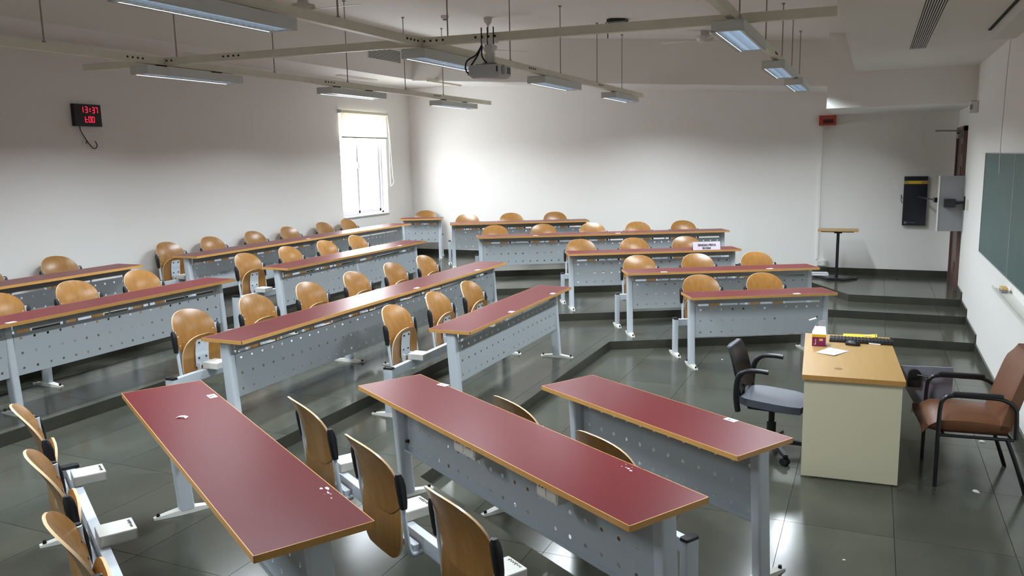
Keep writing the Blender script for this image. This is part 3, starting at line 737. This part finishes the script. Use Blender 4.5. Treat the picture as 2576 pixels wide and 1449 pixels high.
MB().box((.05, 0, .0085), (.06, .05, .002), 0, Matrix.Rotation(-.05, 4, 'Y')).obj('address_patch', ['tan'], ev); MB().box((.108, 0, .015), (.004, .118, .003)).obj('green_line', ['green'], ev)

# black task chair
oc = thing('task_chair', 'black plastic swivel task chair pulled up to the teacher desk', 'chair', (-.61, 6.02, 0), -.10)
st = MB(); rows_ = []
for k in range(9):
    t = k / 8; x = -.20 + .43 * t; z = .415 + .02 * math.cos(t * PI) * .5 - .05 * max(0, t - .72) ** 2 * 10 * .3
    hw = .215 * (1 - .25 * abs(2 * t - 1) ** 4); rows_.append([(x, u * hw, z + .018 * abs(u) ** 2.5) for u in (-1, -.6, -.2, .2, .6, 1)] + [(x, u * hw, z - .035) for u in (1, .6, .2, -.2, -.6, -1)])
loft(st, rows_); st.obj('seat', ['greyplastic'], oc, 45)
MB().box((.0, 0, .365), (.30, .28, .04), 0, None, .015).obj('seat_pan', ['black'], oc)
bk = MB(); rows_ = []
for k in range(10):
    t = k / 9; z = .46 + .335 * t; x = -.205 - .085 * t - .03 * max(0, t - .75) * 2; hw = .20 * (1 - .35 * max(0, t - .55) ** 2 * 2)
    rows_.append([(x - .03 * u * u * -1, u * hw, z) for u in (-1, -.6, -.2, .2, .6, 1)] + [(x - .016 + .03 * u * u, u * hw, z) for u in (1, .6, .2, -.2, -.6, -1)])
loft(bk, rows_); bo = bk.obj('backrest', ['black'], oc, 50)
MB().box((-.29, 0, .79), (.035, .30, .03), 0, None, .014).obj('top_rim', ['greyplastic'], bo)
MB().tube(spline([(.0, 0, .36), (-.16, 0, .345), (-.215, 0, .38), (-.222, 0, .50)], 5), .024, 8).obj('back_bracket', ['black'], oc, 50)
for sy in (-1, 1):
    MB().tube(spline([(-.20, sy * .20, .345), (-.205, sy * .235, .46), (-.19, sy * .245, .60), (-.14, sy * .25, .655), (-.06, sy * .25, .668), (.02, sy * .25, .665)], 5), [.022] * 14 + [.018] * 12, 8).obj('armrest', ['black'], oc, 50)
MB().cyl((0, 0, .10), (0, 0, .24), .034, n=16).cyl((0, 0, .24), (0, 0, .36), .022, n=16).obj('gas_column', ['black'], oc, 40)
sb = MB(); sb.cyl((0, 0, .075), (0, 0, .125), .05, n=16)
for k in range(5):
    a = 2 * PI * k / 5 + .25; mx = Matrix.Rotation(a, 4, 'Z')
    l2 = MB(); loft(l2, [[(.03, -.026, .08), (.03, .026, .08), (.03, .02, .12), (.03, -.02, .12)], [(.29, -.02, .062), (.29, .02, .062), (.29, .014, .082), (.29, -.014, .082)]]); sb.add(l2.v, l2.f, 0, mx)
so_ = sb.obj('star_base', ['black'], oc)
for k in range(5):
    a = 2 * PI * k / 5 + .25; cs = MB()
    for sy in (-1, 1): cs.cyl((0, sy * .008, .028), (0, sy * .026, .028), .028, n=14)
    cs.cyl((0, 0, .03), (0, 0, .07), .008)
    co = cs.obj('caster', ['black'], so_, 40); co.location = (.275 * math.cos(a), .275 * math.sin(a), 0); co.rotation_euler = (0, 0, a + .6)

# brown visitor chair with a folded writing tablet
vc = thing('visitor_chair', 'brown padded armchair on black tubes facing the teacher desk', 'chair', (.665, 6.02, 0), .10)
sm = MB(); loft(sm, [[(x, y, z0 + (z1 - z0) * 0) for x, y in ()] for z0, z1 in ()]) if False else None
rows_ = []
for k in range(11):
    t = k / 10; x = -.325 + .50 * t
    top = .455 + .02 * math.sin(t * PI) - .085 * max(0, .22 - t) ** 2 / .05; bot = .36 + .03 * max(0, .25 - t) ** 2 / .0625
    hw = .225
    rows_.append([(x, -hw, bot + .03), (x, -hw, top - .025), (x, -hw + .03, top), (x, 0, top + .008), (x, hw - .03, top), (x, hw, top - .025), (x, hw, bot + .03), (x, hw - .03, bot), (x, -hw + .03, bot)])
seat_ = MB(); loft(seat_, rows_); seat_.obj('seat_cushion', ['leather'], vc, 50)
rows_ = []
for k in range(13):
    t = k / 12; z = .40 + .50 * t; x = .155 + .12 * t + .03 * t * t; hw = .225 * (1 - .55 * max(0, t - .72) ** 2 / .078 * .55)
    th = .045 if t < .9 else .03
    rows_.append([(x - th + .012, -hw, z), (x - th, -hw + .03, z), (x - th - .012, 0, z), (x - th, hw - .03, z), (x - th + .012, hw, z), (x + th - .012, hw, z), (x + th, hw - .04, z), (x + th, -hw + .04, z), (x + th - .012, -hw, z)])
bk_ = MB(); loft(bk_, rows_); bk_.obj('back_cushion', ['leather'], vc, 50)
for sy in (-1, 1):
    y = sy * .255
    fr = MB().tube(spline([(-.235, y, 0), (-.235, y, .30), (-.232, y, .52), (-.215, y, .595), (-.16, y, .622), (0, y, .622), (.12, y, .615), (.19, y, .57), (.205, y, .50), (.21, y, .36)], 5), .0135, 10)
    fr.tube(spline([(.16, y, .36), (.22, y, .20), (.285, y, 0)], 4), .0135, 10)
    fr.tube([(-.235, y, .355), (.20, y, .355)], .011, 8)
    fo_ = fr.obj('side_frame', ['blackmetal'], vc, 50)
    ap = MB().box((-.02, y, .637), (.29, .042, .024), 0, None, .010).obj('arm_pad', ['black'], vc)
MB().tube([(-.2, -.255, .355), (-.2, .255, .355)], .011, 8).tube([(.19, -.255, .355), (.19, .255, .355)], .011, 8).obj('cross_tubes', ['blackmetal'], vc, 50)
tb = MB(); loft(tb, [[(x, .335 + .012 * s_, z) for x, z in ((-.40, .66), (-.06, .665), (-.055, .62), (-.06, .41), (-.10, .39), (-.29, .375), (-.36, .50))] for s_ in (-.5, .5)])
to = tb.obj('writing_tablet', ['tablet'], vc); to['label'] = 'lilac grey folded writing tablet'
hg = MB(); hg.box((-.305, .315, .555), (.085, .03, .085), 0, None, .006); hg.cyl((-.305, .30, .60), (-.305, .33, .60), .043, n=18); hg.tube([(-.29, .30, .605), (-.20, .265, .60)], .008, 8)
hg.obj('tablet_hinge', ['black'], to, 40)

# small table on the landing
tbz = 3 * H
tt = thing('pedestal_table', 'small rectangular wood-top table on a black post by the far wall', 'table', (-.455, 13.06, tbz), 0)
MB().box((0, 0, .745), (.56, .34, .022), 0, None, .003).obj('tabletop', ['desk'], tt)
MB().box((-.01, 0, .722), (.46, .05, .022), 0, None, .006).box((-.01, 0, .722), (.05, .26, .022), 0, None, .006).box((0, 0, .705), (.11, .11, .014)).obj('support_bracket', ['blackmetal'], tt)
MB().cyl((0, 0, .03), (0, 0, .71), .022, n=14).obj('post', ['blackmetal'], tt, 40)
bs = MB(); bs.prism([(-.34, .22), (-.30, .10), (-.12, -.19), (.12, -.19), (.28, .02), (.30, .12), (.10, .22), (-.10, .22)], .0, .028); bs.prism([(-.30, .19), (-.10, -.15), (.10, -.15), (.25, .08), (.08, .19)], .028, .036)
bs.obj('base_plate', ['blackmetal'], tt)
bo_ = thing('closed_book', 'thick white book lying on the black base of the pedestal table', 'book', (-.70, 13.20, tbz + .037), .2)
MB().box((0, 0, .0025), (.24, .17, .005)).box((0, 0, .0335), (.24, .17, .005)).box((-.118, 0, .018), (.004, .17, .033)).obj('cover', ['book'], bo_); MB().box((.002, 0, .018), (.228, .16, .026)).obj('pages', ['paper'], bo_)

# ------------------------------------------------------------------ board wall
bd = thing('chalkboard', 'long green chalkboard fixed to the white wall on the right', 'chalkboard', (XB - .004, 6.0, 1.10))
MB().box((-.012, 2.995, .5235), (.022, 2.01, 1.047)).obj('board_panel', ['board'], bd); MB().box((-.012, -.0 - 0, .5235), (.022, 3.955, 1.047)).obj('board_panel', ['board'], bd)
for y in (1.955 + .012,): MB().box((-.020, y, .5235), (.012, .016, 1.047)).obj('joint_strip', ['alu'], bd)
for z in (0, 1.047): MB().box((-.014, 1.0, z), (.028, 6.02, .008)).obj('edge_trim', ['alu'], bd)
MB().box((-.014, 4.005, .5235), (.028, .008, 1.05)).obj('edge_trim', ['alu'], bd)
ct = MB().box((-.055, -.0 + .05, -.115), (.11, 4.1, .008)).box((-.106, .05, -.103), (.006, 4.1, .022)).obj('chalk_tray', ['white'], bd)
du = thing('board_duster', 'small duster resting on the chalk tray of the green chalkboard', 'duster', (XB - .055, 7.86, 1.10 - .111))
MB().box((0, 0, .014), (.05, .13, .026), 0, None, .004).obj('felt', ['greycard'], du); MB().box((0, 0, .036), (.05, .13, .018), 0, None, .004).obj('handle', ['tan'], du)
tag(MB().tube(spline([(XB - .012, 8.90, 3.2), (XB - .030, 8.84, 2.9), (XB - .05, 8.74, 2.3), (XB - .05, 8.70, 1.95)], 4), .004, 6).obj('pull_cord', ['white']), 'thin pale cord hanging from the ceiling over the green chalkboard', 'cord')
sh = thing('screen_housing', 'pale roller screen housing along the ceiling above the chalkboard', 'housing', (.955, 8.28, 3.2))
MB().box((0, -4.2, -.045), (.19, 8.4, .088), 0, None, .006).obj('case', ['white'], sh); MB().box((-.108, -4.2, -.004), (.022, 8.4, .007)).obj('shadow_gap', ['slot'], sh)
wb = thing('wall_speaker', 'small white box speaker high on the wall above the door', 'speaker', (XB - .045, 11.36, 2.62))
MB().box((0, 0, .07), (.09, .11, .14), 0, None, .008).obj('case', ['white'], wb); MB().box((-.03, -.056, .07), (.03, .004, .06)).obj('grille', ['greycard'], wb); MB().box((.0, 0, .143), (.05, .05, .006)).obj('bracket', ['bolt'], wb)

# fire alarm with its conduit and socket, on the far wall
ra = thing('fire_alarm', 'red fire alarm box high on the far wall under the beam', 'alarm', (-.698, YF, 2.598))
MB().box((0, -.05, .071), (.243, .10, .142), 0, None, .006).obj('case', ['red'], ra); MB().box((.012, -.102, .06), (.15, .006, .06)).obj('display', ['darkred'], ra); MB().box((0, -.05, .146), (.25, .11, .01)).obj('lid', ['red'], ra)
tag(MB().box((-.775, YF - .013, 1.55), (.035, .026, 2.08), 0, None, .004).obj('cable_conduit', ['wall']), 'white plastic conduit running down the far wall from the red alarm', 'conduit')
sk = thing('wall_socket', 'white double wall socket at the foot of the conduit', 'socket', (-.70, YF, .408))
MB().box((0, -.02, .042), (.15, .04, .085), 0, None, .006).obj('case', ['white'], sk); MB().box((.02, -.041, .042), (.03, .003, .045)).obj('switch', ['ceil'], sk)
tag(MB().lathe([(.001, .012), (.025, .010), (.03, 0)], 14).obj('floor_plug', ['ink']), 'small dark plug lying on the landing floor below the screens', 'plug').location = (.38, 13.25, tbz)

# wall screens by the door
ds = thing('wall_display', 'dark navy upright display with a round emblem on the far wall', 'display', (.575, YF - .05, 1.073))
MB().box((0, 0, .367), (.318, .05, .735), 0, None, .004).obj('case', ['navy'], ds)
MB().box((0, -.0265, .645), (.316, .003, .05)).obj('foil_strip', ['gold'], ds); MB().box((-.01, -.028, .645), (.17, .002, .040)).obj('yellow_label', ['yellow'], ds)
em = MB(); em.cyl((-.117, -.0255, .042), (-.117, -.027, .042), .019, n=20); em.obj('emblem', ['silverprint'], ds)
text_mesh('emblem_letters', 'hp', .026, 'navy', ds, (-.117, -.0278, .044), (PI / 2, -.2, 0))
text_mesh('print', 'EliteDisplay', .022, 'silverprint', ds, (-.035, -.0262, .043), (PI / 2, 0, 0))
MB().tube([(-.17, .02, .40), (-.19, .0, .46), (-.185, .0, .36), (-.165, .02, .33)], .005, 6).obj('cable', ['ink'], ds)
gp = thing('swing_panel', 'pale grey upright panel on a black wall arm beside the door', 'panel', (.94, 12.20, 1.12), .10)
MB().box((0, 0, .365), (.30, .03, .73), 0, None, .004).obj('panel_back', ['greycard'], gp); MB().box((-.148, -.002, .365), (.012, .04, .73)).obj('panel_rim', ['white'], gp)
MB().box((-.02, -.06, .375), (.13, .09, .11), 0, None, .008).tube([(.04, -.07, .375), (.12, -.09, .385), (.155, -.10, .385)], .018, 8).obj('mount_arm', ['black'], gp, 40)
MB().box((.148, -.10, .375), (.022, .05, .18), 0, None, .004).obj('wall_plate', ['black'], gp)
MB().tube([(-.10, .03, .40), (-.16, .6, .395), (-.21, 1.40, .39)], .012, 8).box((-.135, .25, .40), (.05, .12, .06)).obj('link_arm', ['black'], gp)
tag(MB().box((XB - .014, 11.72, 1.50), (.026, .10, .13), 0, None, .004).obj('switch_plate', ['white']), 'small white switch plate on the wall beside the black arm', 'switch')

# red clock on the left wall
ck = thing('digital_clock', 'black wall clock with red digits reading 13:37', 'clock', (XL, 6.612, 2.638))
MB().box((.028, 0, .122), (.056, .345, .244), 0, None, .003).obj('case', ['clock'], ck)
SEG = {'0': 'abcdef', '1': 'bc', '3': 'abgcd', '7': 'abc', 't': 'defg'}
def digit(ch, y0, z0, w, h, parent):
    mb = MB(); t = .0085; X = .0575; sl = .06
    P_ = {'a': ((w / 2, h), (w, t)), 'd': ((w / 2, 0), (w, t)), 'g': ((w / 2, h / 2), (w, t)), 'f': ((0, h * .75), (t, h / 2)), 'e': ((0, h * .25), (t, h / 2)), 'b': ((w, h * .75), (t, h / 2)), 'c': ((w, h * .25), (t, h / 2))}
    for c in SEG[ch]:
        (cy, cz), (dy, dz) = P_[c]; mb.box((X, y0 + cy, z0 + cz), (.002, max(dy - .002, .006), max(dz - .002, .006)))
    mb.obj('digit', ['led'], parent)
for k, c in enumerate('13'): digit(c, -.075 + k * .042 - (.012 if c == '1' else 0), .152, .026, .062, ck)
for k, c in enumerate('37'): digit(c, .058 + k * .042, .150, .026, .062, ck)
MB().box((.0575, .028, .168), (.002, .016, .009)).box((.0575, .028, .192), (.002, .016, .009)).obj('colon', ['led'], ck)
for k, c in enumerate('t00'): digit(c, -.042 + k * .044, .045, .028, .062, ck)
tag(MB().tube(spline([(XL + .03, 6.51, 2.64), (XL + .02, 6.53, 2.58), (XL + .018, 6.60, 2.47), (XL + .018, 6.66, 2.40), (XL + .018, 6.70, 2.395), (XL + .018, 6.722, 2.43), (XL + .018, 6.70, 2.475)], 5), .005, 6).obj('clock_cable', ['bolt']), 'thin dark cable looping from the red clock to the socket below it', 'cable')
s2 = thing('clock_socket', 'white wall socket under the red digital clock', 'socket', (XL, 6.62, 2.425))
MB().box((.005, 0, .03), (.010, .15, .06), 0, None, .004).obj('case', ['wall'], s2); MB().box((.0105, -.03, .035), (.003, .02, .03)).obj('switch', ['greycard'], s2)

# ------------------------------------------------------------------ ceiling lights and rails
LZ, LW, LH, LL = 3.0, .215, .075, 1.21
def lamp_meshes():
    h = MB(); h.box((0, 0, LH - .003), (LW, LL, .006))
    for sx in (-1, 1): h.box((sx * (LW / 2 - .004), 0, LH / 2), (.008, LL, LH)); h.box((sx * (LW / 2 - .014), 0, .003), (.028, LL, .006))
    for sy in (-1, 1): h.box((0, sy * (LL / 2 - .012), LH / 2), (LW - .016, .024, LH))
    hm = h.mesh('housing', ['lampbody'])
    l = MB(); n = 22
    for k in range(n):
        y = -LL / 2 + .05 + k * (LL - .10) / (n - 1); l.box((0, y, .022), (LW - .05, .004, .034))
    l.box((0, 0, .022), (.010, LL - .05, .036))
    for sx in (-1, 1): l.add([(sx * .078, -LL / 2 + .03, .004), (sx * .078, LL / 2 - .03, .004), (sx * .050, LL / 2 - .03, .06), (sx * .050, -LL / 2 + .03, .06)], [(0, 1, 2, 3)])
    lm = l.mesh('louver', ['louver'])
    t = MB().cyl((0, -LL / 2 + .04, .050), (0, LL / 2 - .04, .050), .013, n=10).mesh('tube', ['tube'], 40)
    c = MB().box((0, 0, LH + .012), (.05, .10, .024)).mesh('rail_clip', ['bolt'])
    return hm, lm, t, c
HM, LM_, TM, CM = lamp_meshes()
AL = bpy.data.lights.new('lamp_light', 'AREA'); AL.shape = 'RECTANGLE'; AL.size = LW - .05; AL.size_y = LL - .08; AL.energy = LAMP_W; AL.color = (.86, .94, 1.0); AL.spread = math.radians(150)
def lamp(x, y, label, on=1):
    t = thing('ceiling_lamp', label, 'lamp', (x, y, LZ), 0, 'long louvred lamps hung from the rails')
    mesh_obj('housing', HM, t); mesh_obj('louver', LM_, t)
    for sx in (-1, 1): mesh_obj('tube', TM, t, (sx * .045, 0, 0))
    for sy in (-1, 1): mesh_obj('rail_clip', CM, t, (0, sy * .35, 0))
    li = bpy.data.objects.new('lamp_light', AL); COL.objects.link(li); li.parent = t; li.location = (0, 0, .001)
    return t
RXS = {'L': -6.08, 'M': -3.44, 'R': -.945}
LAMPS = [('L', 6.11, 'white louvred lamp nearest the camera on the left rail'), ('L', 8.82, 'white louvred lamp in the middle of the left rail'), ('L', 11.55, 'white louvred lamp at the far end of the left rail, above the window corner'),
         ('M', 3.66, 'big white louvred lamp at the top edge, nearest on the middle rail'), ('M', 6.45, 'white louvred lamp beside the projector on the middle rail'), ('M', 9.08, 'white louvred lamp just beyond the projector on the middle rail'), ('M', 11.75, 'white louvred lamp at the far end of the middle rail'),
         ('R', 6.34, 'white louvred lamp nearest the camera on the right rail'), ('R', 9.02, 'white louvred lamp in the middle of the right rail'), ('R', 11.18, 'white louvred lamp at the far end of the right rail'),
         ('L', 3.40, 'white louvred lamp on the left rail outside the picture, nearest the near wall'), ('R', 3.65, 'white louvred lamp on the right rail outside the picture, overhead'), ('M', 1.0, 'white louvred lamp on the middle rail outside the picture, overhead')]
for k, y, lb in LAMPS: lamp(RXS[k], y, lb)
RZ0, RZ1 = 3.10, 3.165
def rail(name, label, a, b, rods, joints, zr=(RZ0, RZ1), w=.055, cross=()):
    t = thing(name, label, 'rail', (0, 0, 0))
    a, b = Vector(a), Vector(b); d = (b - a); L = d.length; c = (a + b) / 2; ang = math.atan2(d.y, d.x)
    mx = Matrix.Translation((c.x, c.y, (zr[0] + zr[1]) / 2)) @ Matrix.Rotation(ang, 4, 'Z')
    cuts = [0.0]
    for c0 in cross: cuts += [(c0 - a.x) / d.normalized().x - .034, (c0 - a.x) / d.normalized().x + .034]
    cuts.append(L)
    for u0, u1 in zip(cuts[0::2], cuts[1::2]): MB().box(((u0 + u1) / 2 - L / 2, 0, 0), (u1 - u0, w, zr[1] - zr[0]), 0, mx).obj('channel', ['rail'], t)
    for (x, y) in rods:
        MB().cyl((x, y, zr[1] - .01), (x, y, ceil_z(x)), .0065, n=6).lathe([(.022, ceil_z(x)), (.018, ceil_z(x) - .012), (.007, ceil_z(x) - .02)], 10, 0, None, (x, y)).cyl((x, y, zr[1]), (x, y, zr[1] + .015), .014, n=8).obj('suspension_rod', ['rod'], t)
    for u in joints:
        p = a + d.normalized() * u; j = MB()
        nrm = Vector((-d.y, d.x)).normalized()
        if nrm.dot(-p) < 0: nrm = -nrm
        for k in range(4):
            q = p + d.normalized() * (k - 1.5) * .055 + nrm * (w / 2); zc = (zr[0] + zr[1]) / 2 + .004
            j.cyl((q.x, q.y, zc), (q.x + nrm.x * .006, q.y + nrm.y * .006, zc), .009, n=8)
        j.obj('joint_bolts', ['bolt'], t)['kind'] = 'stuff'
    return t
rail('lamp_rail', 'cream steel rail near the left wall carrying three lamps', (RXS['L'], -.6), (RXS['L'], 12.85), [(RXS['L'], y) for y in (3.2, 4.6, 5.96, 7.34, 8.71, 10.09, 11.2)], (6.05, 8.9, 11.55))
rail('lamp_rail', 'cream steel rail down the middle of the room beside the projector', (RXS['M'], -.6), (RXS['M'], 12.9), [(RXS['M'], y) for y in (3.4, 4.85, 6.45, 7.78, 9.24, 10.63, 11.8)], (6.4, 8.9, 11.3))
rail('lamp_rail', 'cream steel rail on the right carrying three lamps', (RXS['R'], -.6), (RXS['R'], 12.4), [(RXS['R'], y) for y in (3.2, 4.7, 6.25, 7.8, 9.2, 10.3, 11.35)], (9.0,))
rail('cross_rail', 'cream steel cross rail joining the three lamp rails from side to side', (-7.05, 5.74), (RX + .003, 6.17), [], (1.0, 1.75, 3.75, 4.2), (RZ0 + .002, RZ1 + .002), .05, tuple(RXS.values()))

# ------------------------------------------------------------------ fans, projector and small ceiling fittings
def fan(x, y, zb, label, a0):
    t = thing('ceiling_fan', label, 'fan', (x, y, ceil_z(x)), a0, 'cream ceiling fans')
    dz = zb - ceil_z(x)
    MB().lathe([(.055, 0), (.062, -.012), (.045, -.07), (.018, -.10)], 18).obj('canopy', ['fan'], t, 50)
    MB().cyl((0, 0, -.08), (0, 0, dz + .07), .011, n=10).obj('down_rod', ['fan'], t, 40)
    MB().lathe([(.02, dz + .10), (.05, dz + .085), (.055, dz + .055), (.11, dz + .045), (.118, dz + .015), (.105, dz - .02), (.055, dz - .045), (.01, dz - .05)], 24).obj('motor', ['fan'], t, 50)
    for k in range(3):
        a = 2 * PI * k / 3; mx = Matrix.Rotation(a, 4, 'Z') @ Matrix.Translation((0, 0, dz - .005)) @ Matrix.Rotation(.16, 4, 'X')
        b = MB(); b.box((.15, 0, 0), (.12, .03, .006), 0, mx)
        b.add([(.20, -.05, -.002), (.60, -.065, -.002), (.61, .0, -.002), (.60, .065, -.002), (.20, .05, -.002), (.20, -.05, .002), (.60, -.065, .002), (.61, .0, .002), (.60, .065, .002), (.20, .05, .002)], [(0, 1, 2, 3, 4), (9, 8, 7, 6, 5)] + [(i, (i + 1) % 5, 5 + (i + 1) % 5, 5 + i) for i in range(5)], 0, mx)
        b.obj('blade', ['fan'], t)
    return t
fan(-5.0, 6.5, 3.61, 'cream ceiling fan at the top edge left of centre', .02)
fan(-4.80, 10.14, 3.64, 'cream ceiling fan whose blades show behind the projector mount', .95)
fan(-2.17, 11.40, 3.72, 'cream ceiling fan half hidden behind the near right lamp', PI - .03)
pj = thing('projector', 'white ceiling projector hanging from the cross rail', 'projector', (-2.785, 5.90, 2.86), .06)
bd_ = MB(); loft(bd_, [[(x, y, z) for x, y in rrect(.262 * k, .262 * k, .02)] for z, k in ((-.055, .82), (-.038, .97), (-.030, 1), (.035, 1), (.040, .97))]); po2 = bd_.obj('case', ['proj'], pj, 40)
MB().cyl((.125, -.06, .004), (.138, -.06, .004), .036, n=20).obj('lens_recess', ['greycard'], po2, 40); MB().cyl((.132, -.06, .004), (.142, -.06, .004), .022, n=18).obj('lens', ['glass'], po2)
MB().box((.128, .07, .004), (.008, .075, .05)).obj('vent_grille', ['projdark'], po2); MB().box((.110, -.128, .004), (.012, .008, .042), 0, None, .003).obj('ir_window', ['black'], po2)
MB().box((0, 0, .047), (.17, .15, .010)).box((0, 0, .058), (.10, .06, .016), 0, None, .003).obj('mount_plate', ['greycard'], pj)
MB().box((0, 0, .105), (.055, .045, .085), 0, None, .004).box((.035, 0, .09), (.012, .03, .10)).box((0, 0, .175), (.06, .05, .06)).box((0, 0, .230), (.12, .075, .034)).obj('mount_bracket', ['white'], pj)
for sx in (-.05, -.0, .05): MB().cyl((sx, -.034, .20), (sx, -.034, .33), .005, n=8).obj('clamp_bolt', ['bolt'], pj)
for pts in ([(-.05, -.03, .20), (-.10, -.03, .13), (-.17, -.04, .09), (-.185, -.05, .04), (-.165, -.06, -.005), (-.13, -.06, -.015)], [(-.05, -.03, .20), (-.09, -.03, .12), (-.14, -.04, .05), (-.15, -.05, .01), (-.13, -.05, -.005)], [(-.05, -.03, .19), (-.048, -.04, .12), (-.02, -.03, .07), (0, 0, .055)]):
    MB().tube(spline(pts, 5), .0065, 7).obj('cable', ['ink'], pj)
MB().box((-.145, -.06, -.012), (.03, .022, .03), 0, None, .004).obj('cable_plug', ['ink'], pj)
ap_ = thing('wireless_router', 'dark wireless router fixed to the ceiling with hanging aerials', 'router', (-3.06, 10.3, ceil_z(-3.06)))
MB().box((0, 0, -.018), (.24, .16, .034), 0, None, .006).obj('case', ['black'], ap_); MB().box((0, .0, -.045), (.20, .14, .02), 0, None, .004).obj('cover', ['greycard'], ap_)
for dx, dy in ((-.135, -.05), (-.125, 0), (-.14, .05)): MB().tube([(dx + .02, dy, -.03), (dx, dy, -.04), (dx - .005, dy, -.17 - dy)], .0065, 7).obj('aerial', ['black'], ap_)
MB().tube(spline([(.0, -.06, -.055), (0, -.07, -.12), (-.05, -.06, -.14), (-.12, -.03, -.10), (-.13, 0, -.04)], 4), .003, 6).obj('cable', ['ink'], ap_)
sd = thing('smoke_detector', 'small white smoke detector on the ceiling left of the projector', 'detector', (-5.36, 9.98, ceil_z(-5.36)))
MB().lathe([(.055, 0), (.055, -.02), (.045, -.035), (.03, -.05)], 20).obj('case', ['white'], sd, 40); MB().lathe([(.026, -.05), (.026, -.056), (.01, -.058)], 14).obj('sensor', ['bolt'], sd)
def grille(name, label, loc, rot, L, W, n, m='white'):
    t = thing(name, label, 'vent', loc); t.rotation_euler = rot
    MB().box((0, 0, .002), (L, W, .004)).obj('backing', ['slot'], t)
    f = MB()
    for s in (-1, 1): f.box((0, s * W / 2, .006), (L + .012, .010, .012)); f.box((s * L / 2, 0, .006), (.010, W, .012))
    f.obj('frame', [m], t)
    sl = MB().box((0, 0, .007), (L, W / n * .42, .008)).mesh('slat', [m])
    for k in range(n - 1): mesh_obj('slat', sl, t, (0, -W / 2 + W * (k + 1) / n, 0))
    return t
grille('linear_diffuser', 'long slotted air diffuser in the low ceiling at the top right', (.335, 7.2, 3.2), (PI, 0, PI / 2), 4.2, .15, 9, 'ceil')
grille('air_grille', 'slatted air grille on the raised ceiling edge left of the middle lamp', (BX, 11.46, 3.875), (PI / 2, 0, PI / 2), .96, .19, 9, 'ceil')
grille('air_grille', 'dark slot vent in the left soffit nearer the camera', (-7.78, 8.18, 3.545), (PI, 0, PI / 2), .78, .11, 4, 'ceil')
grille('air_grille', 'dark slot vent in the left soffit near the window corner', (-7.78, 11.42, 3.545), (PI, 0, PI / 2), 1.0, .11, 4, 'ceil')

# crumbs of chalk and paper on the lowest floor
for (x, y, lb, r) in ((.695, 5.74, 'small white chalk crumb on the floor in front of the brown chair', .03), (.837, 6.79, 'thin white paper sliver on the floor behind the brown chair', .03), (-.054, 4.47, 'tiny white chalk crumb on the floor at the bottom right', .012), (-1.41, 8.69, 'tiny white crumb on the floor below the lowest far right desk', .02), (-1.57, 9.37, 'white crumb against the first step behind the task chair', .022)):
    mb = MB(); n = 6; loft(mb, [[(r * k * random.uniform(.7, 1) * math.cos(2 * PI * i / n), r * .5 * k * random.uniform(.7, 1) * math.sin(2 * PI * i / n), z) for i in range(n)] for z, k in ((0, 1), (r * .25, .8), (r * .4, .4))])
    o = tag(mb.obj('chalk_crumb', ['chalk']), lb, 'crumb'); o.location = (x, y, 0); o.rotation_euler = (0, 0, random.uniform(0, 3))
